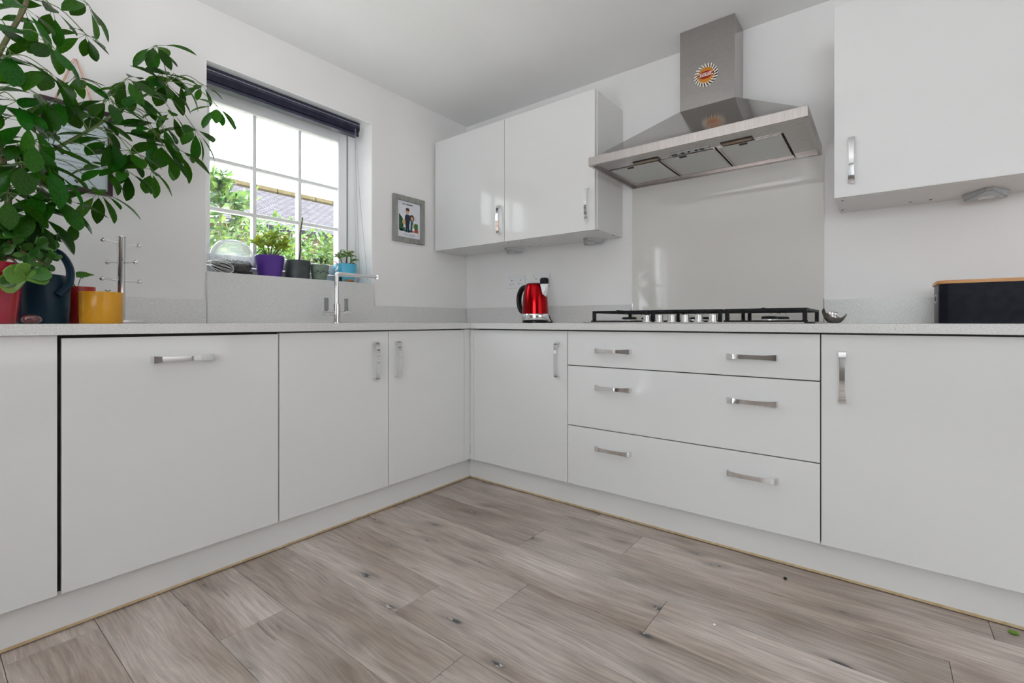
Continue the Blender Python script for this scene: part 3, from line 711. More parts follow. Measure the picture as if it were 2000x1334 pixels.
for k in range(6):
    y = -1.579 - k * .0545
    kk = obj('knob', lathe(nb(), [(0, WT + .0055), (.020, WT + .0055), (.020, WT + .008), (.0155, WT + .010), (.0150, WT + .034), (.0135, WT + .036), (0, WT + .036)], (-.527, y, 0), 20), M['knob'], t, True)
    obj('pointer', B(-.5425, -.5405, y - .0015, y + .0015, WT + .008, WT + .016), M['plastic'], kk)

# pewter dish and black disc right of the hob
t = thing('metal_dish', 'small dark pewter dish with a raised back lip on the worktop right of the hob', 'dish', (-.40, -2.243, WT))
bm = nb(); N = 22; R_ = 7
grid = []
for i in range(R_):
    row = []
    fr = i / (R_ - 1)
    for k in range(N):
        a = 2 * math.pi * k / N
        r = .012 + .027 * fr
        lift = .026 * fr ** 2 * (1 + .35 * math.sin(3 * a + .5)) + (.022 * fr ** 3 if 0.9 < a < 2.4 else 0)
        row.append(bm.verts.new((-.40 + r * math.cos(a) * .9, -2.243 + r * math.sin(a) * 1.0, WT + .001 + lift)))
    grid.append(row)
for i in range(R_ - 1):
    for k in range(N): bm.faces.new((grid[i][k], grid[i][(k + 1) % N], grid[i + 1][(k + 1) % N], grid[i + 1][k]))
bm.faces.new(grid[0])
bmesh.ops.solidify(bm, geom=bm.faces[:], thickness=-.0022)
obj('bowl', bm, M['pewter'], t, True)
bm = nb(); prism(bm, [(-.012, 0), (.020, 0), (.024, .020), (.002, .026), (-.018, .022)], -.003, .003, 'x')
for v in bm.verts: v.co += Vector((-.385, -2.236, WT + .018 + .0)); 
obj('raised_lip', bm, M['pewter'], t, True)
tag(obj('black_disc', lathe(nb(), [(0, WT), (.016, WT), (.018, WT + .002), (.016, WT + .006), (0, WT + .0065)], (-.585, -2.185, 0), 20), M['black'], None, True), 'small flat black disc at the right front end of the hob', 'coaster')

# ------------------------------------------------------------------ kettle
kx, ky = -.25, -.79
t = thing('kettle', 'shiny red electric kettle with black handle on the worktop', 'kettle', (kx, ky, WT))
obj('base', lathe(nb(), [(0, WT + .0), (.068, WT), (.076, WT + .004), (.076, WT + .013), (.062, WT + .017), (0, WT + .017)], (kx, ky, 0), 32), M['black'], t, True)
obj('steel_ring', lathe(nb(), [(0, WT + .018), (.0765, WT + .018), (.079, WT + .024), (.079, WT + .048), (.077, WT + .052), (0, WT + .052)], (kx, ky, 0), 40), M['chrome'], t, True)
obj('body', lathe(nb(), [(0, WT + .053), (.0775, WT + .053), (.0765, WT + .075), (.074, WT + .12), (.0685, WT + .17), (.0615, WT + .205), (.0585, WT + .219), (.054, WT + .2245), (0, WT + .226)], (kx, ky, 0), 48), M['red'], t, True)
obj('lid', lathe(nb(), [(0, WT + .226), (.05, WT + .226), (.046, WT + .229), (0, WT + .2295)], (kx, ky, 0), 32), M['black'], t, True)
bm = nb()
sy = ky - .05
V_ = [bm.verts.new(p) for p in [(kx - .026, ky - .052, WT + .222), (kx + .026, ky - .052, WT + .222), (kx, ky - .092, WT + .224), (kx - .022, ky - .066, WT + .165), (kx + .022, ky - .066, WT + .165), (kx, ky - .076, WT + .15)]]
for f in [(0, 2, 1), (0, 3, 2), (3, 5, 2), (2, 5, 4), (1, 2, 4), (0, 1, 4, 3), (3, 4, 5)]: bm.faces.new([V_[i] for i in f])
bmesh.ops.recalc_face_normals(bm, faces=bm.faces[:])
obj('spout', bm, M['plastic'], t)
hp = spline([(kx, ky + .055, WT + .213), (kx, ky + .092, WT + .205), (kx, ky + .116, WT + .165), (kx, ky + .118, WT + .115), (kx, ky + .104, WT + .075), (kx, ky + .072, WT + .058)], 6)
b = nb(); tube(b, hp, .0145, 12)
for v in b.verts: v.co.x = kx + (v.co.x - kx) * 1.25
obj('handle', b, M['black'], t, True)

# double wall sockets
def socket(y0, label):
    t = thing('wall_socket', label, 'socket', (-.004, y0 - .073, 1.098))
    p = obj('face_plate', B(-.009, -.0005, y0 - .146, y0, 1.098, 1.184, .003), M['plastic'], t)
    for k, yc in enumerate((y0 - .037, y0 - .109)):
        b = nb(); box(b, -.0096, -.0085, yc - .004, yc + .004, 1.148, 1.153); box(b, -.0096, -.0085, yc - .0145, yc - .008, 1.124, 1.128); box(b, -.0096, -.0085, yc + .008, yc + .0145, 1.124, 1.128)
        obj('pin_holes', b, M['dark'], t)
        obj('rocker_switch', B(-.0125, -.0085, yc - .008 + (.024 if k == 0 else -.024) * 0.9, yc + .008 + (.024 if k == 0 else -.024) * 0.9, 1.158, 1.174, .002), M['plastic'], t)
    return t
socket(-.390, 'white double wall socket left of the kettle with nothing plugged in')
socket(-.588, 'white double wall socket behind the kettle holding a black plug')
t = thing('plug', 'black three pin plug with its flex hanging behind the red kettle', 'plug', (-.025, -.697, 1.105))
obj('plug_body', B(-.056, -.0098, -.729, -.681, 1.102, 1.153, .014, 4), M['black'], t, True)
obj('flex', tube(nb(), spline([(-.04, -.705, 1.104), (-.045, -.708, 1.06), (-.06, -.735, .99), (-.08, -.765, .93), (-.10, -.80, .885), (-.14, -.835, .8735), (-.17, -.82, .873)], 6), .0038, 8), M['black'], t, True)

# ------------------------------------------------------------------ bread bin
t = thing('bread_bin', 'black metal bread bin with an orange bamboo lid at the right frame edge', 'bread bin', (-.24, -2.70, WT))
def rrect(x0, x1, y0, y1, r, n=5):
    pts = []
    for cx, cy, a0 in ((x1 - r, y1 - r, 0), (x0 + r, y1 - r, 90), (x0 + r, y0 + r, 180), (x1 - r, y0 + r, 270)):
        for k in range(n + 1):
            a = math.radians(a0 + 90 * k / n); pts.append((cx + r * math.cos(a), cy + r * math.sin(a)))
    return pts
obj('bin_body', prism(nb(), rrect(-.345, -.135, -2.87, -2.534, .025), WT + .001, 1.002), M['binblack'], t, True)
bm = prism(nb(), rrect(-.350, -.130, -2.875, -2.529, .028), 1.0025, 1.0135)
bmesh.ops.bevel(bm, geom=[e for e in bm.edges if abs(e.verts[0].co.z - e.verts[1].co.z) < 1e-6], offset=.003, segments=2, affect='EDGES')
obj('lid', bm, M['bamboo'], t, True)
b = nb()
tube(b, [(-.24 + .045 * math.cos(a), -2.534, .955 + .013 * math.sin(a)) for a in [2 * math.pi * k / 20 for k in range(20)]], .003, 6, closed=True)
obj('grip_rim', b, M['greyplastic'], t, True)
obj('grip_hole', lathe(nb(), [(0, -.001), (.043, -.001), (.043, .001), (0, .001)], (-.24, -2.534, .955), 24, 'y', 1.0, .3), M['dark'], t)

# ------------------------------------------------------------------ tap
tx, ty = -1.137, -.165
t = thing('mixer_tap', 'chrome kitchen mixer tap with square swivel spout and clear twin levers', 'tap', (tx, ty, WT))
obj('tap_body', lathe(nb(), [(0, WT), (.025, WT), (.025, WT + .004), (.0185, WT + .006), (.018, WT + .098), (.0165, WT + .10), (0, WT + .10)], (tx, ty, 0), 28), M['chrome'], t, True)
zt_ = 1.121
b = nb(); tube(b, [(tx, ty, WT + .095), (tx, ty, zt_ - .012), (tx + .003, ty, zt_ - .003), (tx + .012, ty, zt_)], .0115, 20); tube(b, [(tx + .008, ty, zt_), (tx + .262, ty + .012, zt_ + .004)], [.0115, .0095], 20)
obj('spout', b, M['chrome'], t, True)
obj('aerator', tube(nb(), [(tx + .258, ty + .012, zt_ + .014), (tx + .258, ty + .012, zt_ - .008)], .0125, 16), M['chrome'], t, True)
obj('cross_bar', tube(nb(), [(tx - .066, ty, WT + .051), (tx + .066, ty, WT + .051)], .0125, 20), M['chrome'], t, True)
for s in (-1, 1):
    k = obj('lever_boss', tube(nb(), [(tx + s * .048, ty, WT + .051), (tx + s * .070, ty, WT + .051)], .0145, 20), M['chrome'], t, True)
    obj('lever_blade', B(tx + s * .056 - .011, tx + s * .056 + .011, ty - .003, ty + .003, WT + .062, WT + .128, .002), M['clear'], t)

# ------------------------------------------------------------------ venetian blind
t = thing('venetian_blind', 'raised navy venetian blind across the top of the window', 'blind', (-1.24, .06, 1.97))
bxa, bxb = WX0 + .012, -.862
obj('head_rail', B(bxa, bxb, .045, .085, 2.010, 2.043, .002), M['navy'], t)
b = nb()
for k in range(11):
    z = 1.981 + k * .0024
    obj('slat', prism(nb(), [(bxa + .004, z), (bxb - .004, z), (bxb - .004, z + .0012), (bxa + .004, z + .0012)], .040, .088, 'y'), M['navy'], t)
obj('bottom_rail', B(bxa + .003, bxb - .003, .042, .086, 1.962, 1.978, .003), M['navy'], t)
obj('head_rail_trim', B(bxa, bxb, .0445, .0455, 2.026, 2.029), M['greyplastic'], t)
obj('end_bracket', B(bxb, bxb + .004, .04, .09, 1.995, 2.048, .001), M['chrome'], t)
M['cord'] = flat('blind_cord', (0.32, 0.32, 0.36))
for x0, x1, zb in ((-.893, -.868, 1.12), (-.889, -.815, 1.125)):
    obj('lift_cord', tube(nb(), spline([(x0, .04, 2.0), (x0 + (x1 - x0) * .35, .036, 1.6), (x1, .03, zb)], 5), .0011, 5), M['cord'], t)

# ------------------------------------------------------------------ pictures
def frame_pic(name, label, x0, x1, z0, z1, fw, fmat, paper, depth=.02, yb=-.001):
    t = thing(name, label, 'picture', ((x0 + x1) / 2, yb, z0))
    b = nb()
    prism(b, [(x0, z0), (x0 + fw, z0 + fw), (x0 + fw, z1 - fw), (x0, z1)], yb - depth, yb, 'y'); prism(b, [(x1, z0), (x1, z1), (x1 - fw, z1 - fw), (x1 - fw, z0 + fw)], yb - depth, yb, 'y')
    prism(b, [(x0, z1), (x0 + fw, z1 - fw), (x1 - fw, z1 - fw), (x1, z1)], yb - depth, yb, 'y'); prism(b, [(x0, z0), (x1, z0), (x1 - fw, z0 + fw), (x0 + fw, z0 + fw)], yb - depth, yb, 'y')
    obj('frame', b, fmat, t)
    obj('print', B(x0 + fw, x1 - fw, yb - .006, yb - .001, z0 + fw, z1 - fw), paper, t)
    return t
t = frame_pic('family_picture', 'grey wooden framed cartoon print of a family on the wall left of the corner cabinet', -.662, -.414, 1.377, 1.666, .030, M['greywood'], M['paper'])
pc = -.538; py = -.0075
def shape(name, poly, m_, k=0):
    return obj(name, prism(nb(), poly, py - .0004 * k - .0004, py + .0004, 'y'), M[m_], t)
def ell(cx, cz, rx, rz, n=16): return [(cx + rx * math.cos(2 * math.pi * k / n), cz + rz * math.sin(2 * math.pi * k / n)) for k in range(n)]
shape('printed_hedge', [(pc - .075, 1.452), (pc - .03, 1.450), (pc - .035, 1.50), (pc - .05, 1.53), (pc - .075, 1.553)], 'pdgreen')
shape('printed_hedge', [(pc + .02, 1.45), (pc + .075, 1.452), (pc + .075, 1.505), (pc + .05, 1.506), (pc + .045, 1.498)], 'pgreen')
shape('printed_flowers', [(pc + .025, 1.449), (pc + .078, 1.447), (pc + .078, 1.463), (pc + .06, 1.47), (pc + .03, 1.462)], 'pred', 1)
shape('printed_grass', [(pc - .07, 1.446), (pc + .03, 1.446), (pc + .03, 1.458), (pc - .07, 1.458)], 'pdgreen', 0)
# man
shape('printed_trousers', [(pc - .024, 1.442), (pc - .014, 1.442), (pc - .010, 1.47), (pc - .006, 1.442), (pc + .006, 1.442), (pc + .004, 1.497), (pc - .024, 1.497)], 'pnavy', 2)
shape('printed_jumper', [(pc - .026, 1.494), (pc + .006, 1.494), (pc + .012, 1.54), (pc + .004, 1.555), (pc - .022, 1.555), (pc - .030, 1.535)], 'pnavy', 3)
shape('printed_face', ell(pc - .009, 1.574, .013, .015), 'pskin', 3); shape('printed_hair', [(pc - .023, 1.578), (pc + .005, 1.578), (pc + .003, 1.594), (pc - .009, 1.597), (pc - .021, 1.593)], 'pbrown', 4)
# woman
shape('printed_hair', ell(pc + .026, 1.536, .019, .022), 'pbrown', 3); shape('printed_face', ell(pc + .026, 1.533, .010, .013), 'pskin', 4)
shape('printed_dress', [(pc + .014, 1.455), (pc + .038, 1.455), (pc + .036, 1.512), (pc + .018, 1.516)], 'pteal', 3)
# children
shape('printed_hair', ell(pc - .036, 1.505, .0145, .018), 'pblond', 3); shape('printed_face', ell(pc - .036, 1.503, .008, .010), 'pskin', 4)
shape('printed_top', [(pc - .043, 1.470), (pc - .029, 1.470), (pc - .031, 1.488), (pc - .041, 1.488)], 'pwhite', 4); shape('printed_skirt', [(pc - .045, 1.452), (pc - .027, 1.452), (pc - .029, 1.470), (pc - .043, 1.470)], 'pteal', 4)
shape('printed_face', ell(pc + .036, 1.488, .009, .011), 'pskin', 5); shape('printed_top', [(pc + .028, 1.456), (pc + .046, 1.456), (pc + .044, 1.478), (pc + .030, 1.478)], 'pwhite', 5)
def scribble(x0, x1, z, h, m_, seed, y=py, parent=None):
    rr = random.Random(seed); b = nb(); x = x0
    while x < x1:
        l_ = min(.002 + rr.random() * .004, x1 - x); 
        if rr.random() > .18: box(b, x, x + l_, y - .0006, y + .0004, z - h * (.3 + .2 * rr.random()), z + h * (.3 + .3 * rr.random()))
        x += l_ + .0009
    return obj('printed_text', b, M[m_], parent or t)
scribble(pc - .048, pc + .032, 1.617, .007, 'ink', 1); scribble(pc - .045, pc + .055, 1.430, .004, 'greyink', 2); scribble(pc - .03, pc + .045, 1.4225, .004, 'greyink', 3)
for dx, dz in ((-.035, 1.567), (.058, 1.548), (.056, 1.53)): shape('printed_butterfly', ell(pc + dx, dz, .0025, .004, 8), 'greyink', 1)
t = frame_pic('framed_certificate', 'dark plum framed sheet of small print hanging behind the tall houseplant', -2.206, -2.003, 1.362, 1.685, .014, M['plumwood'], M['paperblue'], .018)
for k in range(13): scribble(-2.18, -2.03 - .01 * (k % 4), 1.635 - k * .0165, .0035, 'greyink', 20 + k, -.0075)
b = nb(); prism(b, [(-2.105, 1.392), (-2.100, 1.398), (-2.097, 1.402), (-2.0995, 1.405), (-2.1035, 1.403), (-2.105, 1.400), (-2.1065, 1.403), (-2.1105, 1.405), (-2.113, 1.402), (-2.110, 1.398)], -.0085, -.007, 'y')
obj('hanging_ribbon', tube(nb(), [(-2.165, -.012, 1.683), (-2.114, -.010, 1.852), (-2.106, -.010, 1.854), (-2.055, -.012, 1.683)], .003, 6), M['copper'], t)
obj('printed_heart', b, M['plumwood'], t)

# ------------------------------------------------------------------ mug tree
gx, gy = -2.020, -.215
t = thing('mug_tree', 'chrome mug tree with six ball tipped arms beside the yellow pot', 'mug tree', (gx, gy, WT))
obj('base', lathe(nb(), [(0, WT), (.070, WT), (.072, WT + .003), (.072, WT + .010), (.068, WT + .013), (.02, WT + .015), (0, WT + .015)], (gx, gy, 0), 40), M['chrome'], t, True)
obj('post', lathe(nb(), [(0, WT + .014), (.0122, WT + .014), (.0122, 1.176), (.0135, 1.179), (.0135, 1.182), (0, 1.182)], (gx, gy, 0), 24), M['chrome'], t, True)
for z, ang in ((1.157, 22), (1.087, -62), (1.022, 18)):
    for s in (1, -1):
        a = math.radians(ang); dv = Vector((math.cos(a) * s, math.sin(a) * s, .06 if s < 0 else .02))
        c0 = Vector((gx, gy, z))
        b = nb(); tube(b, [c0 + dv * .011, c0 + dv * .056], .0032, 8); ball(b, c0 + dv * .060, .0085, 12)
        obj('arm', b, M['chrome'], t, True)

# ------------------------------------------------------------------ leaf meshes
def leaf_mesh(name, m_, prof, fold=.18, droop=.25, n=None, thick=0.0):
    """leaf along +x of length 1, z up; prof: (x, halfwidth)"""
    bm = nb(); rows = []
    for x, hw in prof:
        z = -droop * x * x
        rows.append([bm.verts.new((x, -hw, z + fold * hw)), bm.verts.new((x, 0, z)), bm.verts.new((x, hw, z + fold * hw))])
    for A, C in zip(rows, rows[1:]):
        for k in range(2): bm.faces.new((A[k], A[k + 1], C[k + 1], C[k]))
    if thick:
        bmesh.ops.recalc_face_normals(bm, faces=bm.faces[:])
        bmesh.ops.solidify(bm, geom=bm.faces[:], thickness=thick)
    bmesh.ops.recalc_face_normals(bm, faces=bm.faces[:])
    me = bpy.data.meshes.new(name); bm.to_mesh(me); bm.free()
    me.polygons.foreach_set('use_smooth', [True] * len(me.polygons))
    if thick: me.set_sharp_from_angle(angle=math.radians(70))
    me.materials.append(M[m_]); return me
OB = [(0, .012), (.10, .065), (.28, .155), (.48, .215), (.68, .22), (.84, .165), (.94, .085), (1, .004)]
LEAVES = [leaf_mesh('leaf', 'leaf', OB, .25, .18), leaf_mesh('leaf', 'leaf', [(x, h * .88) for x, h in OB], .3, .32), leaf_mesh('leaf', 'leaf', [(x, h * 1.08) for x, h in OB], .18, .08)]
def frame3(d, up):
    x = d.normalized(); z = up - x * up.dot(x)
    if z.length < 1e-3: z = x.orthogonal()
    z.normalize(); y = z.cross(x)
    return Matrix((x, y, z)).transposed()
HUBS = [(-2.281, -0.38, 1.805, 0.093, 6), (-2.218, -0.36, 1.845, 0.08, 6), (-2.124, -0.3, 1.929, 0.086, 6), (-2.13, -0.3, 1.827, 0.072, 7), (-2.234, -0.42, 1.708, 0.089, 7), (-2.236, -0.42, 1.623, 0.099, 7), (-2.158, -0.3, 1.676, 0.071, 6), (-2.315, -0.44, 1.638, 0.094, 4), (-2.349, -0.4, 1.723, 0.089, 4), (-2.251, -0.42, 1.542, 0.093, 7), (-2.208, -0.36, 1.568, 0.086, 7), (-2.303, -0.44, 1.502, 0.09, 6), (-2.281, -0.46, 1.443, 0.09, 7), (-2.271, -0.47, 1.39, 0.095, 7), (-2.299, -0.44, 1.379, 0.082, 6), (-2.342, -0.4, 1.495, 0.089, 5), (-2.087, -0.36, 1.608, 0.08, 8), (-2.116, -0.36, 1.543, 0.082, 7), (-2.086, -0.38, 1.477, 0.09, 8), (-1.935, -0.28, 1.889, 0.08, 8), (-1.914, -0.26, 1.803, 0.081, 6), (-1.896, -0.26, 1.772, 0.086, 7), (-1.763, -0.22, 1.832, 0.06, 7), (-2.029, -0.32, 1.716, 0.091, 7), (-2.008, -0.32, 1.676, 0.08, 7), (-1.857, -0.26, 1.805, 0.092, 5), (-1.703, -0.2, 1.772, 0.081, 7), (-1.923, -0.3, 1.602, 0.092, 7), (-1.796, -0.24, 1.636, 0.104, 8), (-1.946, -0.32, 1.557, 0.091, 6), (-1.926, -0.32, 1.524, 0.096, 7), (-1.871, -0.28, 1.532, 0.1, 7), (-2.028, -0.36, 1.458, 0.082, 7), (-2.034, -0.36, 1.387, 0.078, 7), (-1.961, -0.34, 1.414, 0.081, 6), (-1.886, -0.28, 1.662, 0.073, 5), (-2.246, -0.48, 1.327, 0.109, 7), (-2.301, -0.5, 1.318, 0.098, 7), (-2.256, -0.46, 1.265, 0.083, 6), (-2.327, -0.5, 1.228, 0.097, 7), (-2.275, -0.48, 1.194, 0.101, 7), (-2.208, -0.44, 1.247, 0.1, 7), (-2.109, -0.36, 1.302, 0.086, 8), (-2.09, -0.36, 1.382, 0.072, 6), (-2.178, -0.42, 1.19, 0.053, 3), (-2.317, -0.46, 1.161, 0.09, 7)]
STEMS = {'TRUNK': [(-2.4, -0.2, 0.98), (-2.316, -0.32, 1.177), (-2.32, -0.36, 1.32), (-2.342, -0.38, 1.457), (-2.346, -0.39, 1.569), (-2.331, -0.39, 1.648), (-2.279, -0.38, 1.812), (-2.265, -0.37, 1.916)], 'BRANCH': [(-2.32, -0.36, 1.298), (-2.267, -0.37, 1.35), (-2.2, -0.37, 1.422), (-2.118, -0.35, 1.511), (-2.048, -0.33, 1.597), (-1.976, -0.3, 1.68), (-1.894, -0.27, 1.777)]}
JADE = [(-2.298, -0.56, 0.989, 0.05, 7), (-2.255, -0.55, 1.028, 0.034, 7), (-2.272, -0.52, 1.083, 0.037, 8), (-2.251, -0.5, 1.117, 0.035, 7), (-2.313, -0.52, 1.084, 0.033, 7), (-2.319, -0.5, 1.121, 0.048, 7), (-2.287, -0.53, 1.055, 0.031, 7), (-2.243, -0.52, 1.053, 0.032, 6), (-2.327, -0.5, 1.056, 0.033, 6), (-2.297, -0.5, 1.099, 0.037, 6), (-2.225, -0.48, 1.111, 0.027, 5), (-2.348, -0.48, 1.094, 0.042, 6), (-2.334, -0.48, 1.152, 0.045, 6)]

# ------------------------------------------------------------------ schefflera
rr = random.Random(11)
sp_ = (-2.42, -.20)
t = thing('umbrella_plant', 'tall green umbrella plant arching from the left frame edge to the window', 'plant', (sp_[0], sp_[1], WT))
obj('pot', lathe(nb(), [(0, WT), (.072, WT), (.094, WT + .14), (.098, WT + .14), (.098, WT + .155), (.088, WT + .155), (.085, WT + .12), (0, WT + .12)], (sp_[0], sp_[1], 0), 32), M['slate'], t, True)
obj('soil', lathe(nb(), [(0, WT + .121), (.085, WT + .121), (.06, WT + .128), (0, WT + .13)], (sp_[0], sp_[1], 0), 24), M['soil'], t)
trunk = spline(STEMS['TRUNK'], 5); branch = spline(STEMS['BRANCH'], 5)
tr_o = obj('trunk', tube(nb(), trunk, [.009, .0055], 8), M['bark'], t, True)
br_o = obj('branch', tube(nb(), branch, [.0058, .0032], 8), M['stem'], t, True)
nodes = trunk[8:] + branch
for hx, hy, hz, L_, n_ in HUBS:
    Hh = Vector((hx, hy, hz))
    cand = [p for p in nodes if (p - Hh).length > .035] or nodes
    A0 = min(cand, key=lambda p: (p - Hh).length + (0.25 * max(0, p.z - Hh.z)))
    dirv = (Hh - A0); hor = Vector((dirv.x, dirv.y, 0))
    ax = Vector((0, 0, 1)) + (hor.normalized() * .55 if hor.length > .01 else Vector()) + Vector((rr.uniform(-.35, .35), rr.uniform(-.55, .15), 0))
    ax.normalize()
    U = ax.orthogonal().normalized(); V = ax.cross(U)
    b = nb()
    mid = (A0 + Hh) / 2 + Vector((0, 0, .02 + .06 * dirv.length))
    tube(b, spline([A0, mid, Hh], 4), [.0017, .0013], 5)
    ph0 = rr.uniform(0, 6.28); pls = []
    for k in range(n_):
        ph = ph0 + 2 * math.pi * k / n_ + rr.uniform(-.18, .18)
        th_ = math.radians(rr.uniform(82, 122))
        d = ax * math.cos(th_) + (U * math.cos(ph) + V * math.sin(ph)) * math.sin(th_)
        d = (d + Vector((0, 0, -rr.uniform(.1, .55)))).normalized()
        pl_ = L_ * rr.uniform(.22, .4)
        Lk = L_ * rr.uniform(.85, 1.2)
        if (Hh + d * (pl_ + Lk)).y > -.012: d.y = min(d.y, (-.015 - Hh.y) / (pl_ + Lk)); 
        p1 = Hh + d * pl_
        tube(b, [Hh, p1], [.0009, .0007], 4)
        up = ax * .7 + Vector((rr.uniform(-.3, .3), rr.uniform(-.4, .2), .5))
        inst('leaf', rr.choice(LEAVES), t, p1, frame3(d, up), Lk)
    obj('leaf_stalk', b, M['stem'], t)

# ------------------------------------------------------------------ jade plant in the raspberry pot
rx_, ry_ = -2.372, -.445
def pot(t, x, y, z0, rb, rt, h, m_, rim=0.0, seg=36, soil=.82):
    pr = [(0, z0), (rb * .96, z0), (rb, z0 + .003)]
    if rim: pr += [(rb + (rt - rb) * .80, z0 + h * .80), (rt + rim, z0 + h * .82), (rt + rim, z0 + h)]
    else: pr += [(rt, z0 + h - .002), (rt - .001, z0 + h)]
    pr += [(rt - .006, z0 + h), (rt - .008, z0 + h * soil), (0, z0 + h * soil)]
    obj('pot', lathe(nb(), pr, (x, y, 0), seg), M[m_], t, True)
    obj('soil', lathe(nb(), [(0, z0 + h * soil + .001), (rt - .009, z0 + h * soil + .001), ((rt - .009) * .6, z0 + h * soil + .004), (0, z0 + h * soil + .005)], (x, y, 0), 20), M['soil'], t)
JF = [(0, .05), (.15, .13), (.4, .26), (.65, .33), (.85, .26), (.96, .13), (1, .02)]
JL = [leaf_mesh('leaf', 'jade', JF, .3, .1, thick=.07), leaf_mesh('leaf', 'jade', [(x, h * .7) for x, h in JF], .2, .2, thick=.07)]
JP = leaf_mesh('leaf', 'jadelight', [(x, h * 1.35) for x, h in JF], .25, .1, thick=.06)
t = thing('jade_plant', 'jade plant with fleshy leaves spilling from a raspberry red pot at the left edge', 'plant', (rx_, ry_, WT))
pot(t, rx_, ry_, WT, .070, .086, .168, 'rasp', rim=.004)
root = Vector((rx_ + .03, ry_, WT + .14)); knee = Vector((rx_ + .035, ry_ - .02, 1.07))
obj('stem', tube(nb(), spline([root, root + Vector((.0, -.01, .05)), knee], 5), [.012, .009], 8), M['redstem'], t, True)
for i, (hx, hy, hz, L_, n_) in enumerate(JADE):
    Hh = Vector((hx, hy, hz)); b = nb()
    mid = (knee + Hh) / 2 + Vector((0, 0, .015))
    path = spline([knee + Vector((rr.uniform(-.006, .006), 0, rr.uniform(-.03, .0))), mid, Hh], 5)
    obj('stem', tube(nb(), path, [.0045, .0022], 6), M['redstem'], t, True)
    dd = (path[-1] - path[-3]).normalized()
    U = dd.orthogonal().normalized(); V = dd.cross(U)
    for k in range(n_):
        ph = k * 1.57 + (.78 if (k // 2) % 2 else 0) + rr.uniform(-.3, .3); lev = k // 3
        th_ = math.radians(rr.uniform(45, 95))
        d = dd * math.cos(th_) + (U * math.cos(ph) + V * math.sin(ph)) * math.sin(th_) + Vector((0, 0, .15))
        p = Hh - dd * lev * .011
        inst('leaf', JP if (i == 0 and k < 4) else rr.choice(JL), t, p, frame3(d, dd * .6 + Vector((0, -.5, .6))), L_ * rr.uniform(.8, 1.2))

# watering can
wx, wy = -2.232, -.325
t = thing('watering_can', 'dark teal watering can with an arched handle behind the red pot', 'watering can', (wx, wy, WT))
obj('can_body', lathe(nb(), [(0, WT), (.056, WT), (.058, WT + .004), (.0585, WT + .034), (.0595, WT + .037), (.0605, WT + .075), (.061, WT + .115), (.057, WT + .142), (.048, WT + .152), (.042, WT + .153), (.040, WT + .146), (0, WT + .146)], (wx, wy, 0), 40), M['teal'], t, True)
hp = spline([(wx - .030, wy - .01, WT + .15), (wx - .028, wy - .02, WT + .20), (wx - .004, wy - .035, WT + .228), (wx + .030, wy - .045, WT + .216), (wx + .050, wy - .052, WT + .172), (wx + .046, wy - .06, WT + .122), (wx + .022, wy - .062, WT + .088)], 6)
b = nb(); tube(b, hp, [.0085 + .003 * (i / len(hp)) for i in range(len(hp))], 10)
obj('handle', b, M['teal'], t, True)
b = nb(); tube(b, spline([(wx - .045, wy + .03, WT + .05), (wx - .075, wy + .07, WT + .09), (wx - .095, wy + .10, WT + .15)], 5), [.014, .008], 12)
obj('spout', b, M['teal'], t, True)

# small red pot with heart leaf plant, mustard pot, pebble
t = thing('heartleaf_plant', 'small red pot with a single heart leaf seedling behind the yellow pot', 'plant', (-2.142, -.255, WT))
pot(t, -2.142, -.255, WT, .034, .041, .123, 'redpot', rim=.003)
HL = leaf_mesh('leaf', 'jade', [(0, .0), (-.12, .16), (-.10, .28), (.1, .36), (.35, .33), (.6, .24), (.82, .12), (1.05, .01)][1:], .2, .05)
b = nb(); tube(b, spline([(-2.148, -.27, WT + .11), (-2.140, -.275, WT + .15), (-2.134, -.28, 1.018)], 4), .0011, 5); tube(b, spline([(-2.15, -.26, WT + .11), (-2.158, -.27, WT + .14), (-2.165, -.29, 1.0)], 4), .001, 5)
obj('leaf_stalk', b, M['stem'], t)
inst('leaf', HL, t, (-2.148, -.285, 1.028), frame3(Vector((1, -.15, .12)), Vector((.1, -.75, .6))), .040)
inst('leaf', HL, t, (-2.165, -.29, 1.0), frame3(Vector((.5, -.3, -.9)), Vector((.7, -.6, .3))), .026)
t = thing('yellow_pot', 'mustard yellow straight sided pot with a tiny sprout in front of the mug tree', 'plant pot', (-2.114, -.42, WT))
pot(t, -2.114, -.42, WT, .053, .0545, .100, 'yellow', soil=.85)
b = nb(); tube(b, [(-2.10, -.41, WT + .085), (-2.097, -.412, WT + .108)], [.0018, .0006], 5)
for s in (-1, 1): prism(b, [(-2.097, WT + .102), (-2.097 + s * .008, WT + .106), (-2.097 + s * .005, WT + .110)], -.413, -.411, 'y')
obj('sprout', b, M['stem'], t)
b = nb(); ball(b, (-2.287, -.565, WT + .0125), 1, 20, (.021, .015, .0125))
tag(obj('glazed_pebble', b, M['pebble'], None, True), 'glossy dark red pebble lying in front of the raspberry pot', 'pebble')

for nm_, lb_, (x_, y_), sc_, m_ in (('black_crumb', 'tiny black crumb on the floor in front of the drawer unit', (-.665, -2.123), (.0075, .006, .004), 'black'),
        ('pale_crumb', 'tiny pale yellow crumb on the floor in the middle of the room', (-1.068, -2.001), (.005, .004, .003), 'cream'),
        ('leaf_scrap', 'small green leaf scrap on the floor below the right edge cabinet', (-.592, -2.672), (.009, .012, .005), 'jadelight')):
    b = nb(); ball(b, (x_, y_, sc_[2]), 1, 10, sc_)
    tag(obj(nm_, b, M[m_], None, True), lb_, 'crumb')
# ------------------------------------------------------------------ window sill
SZ = 1.1001
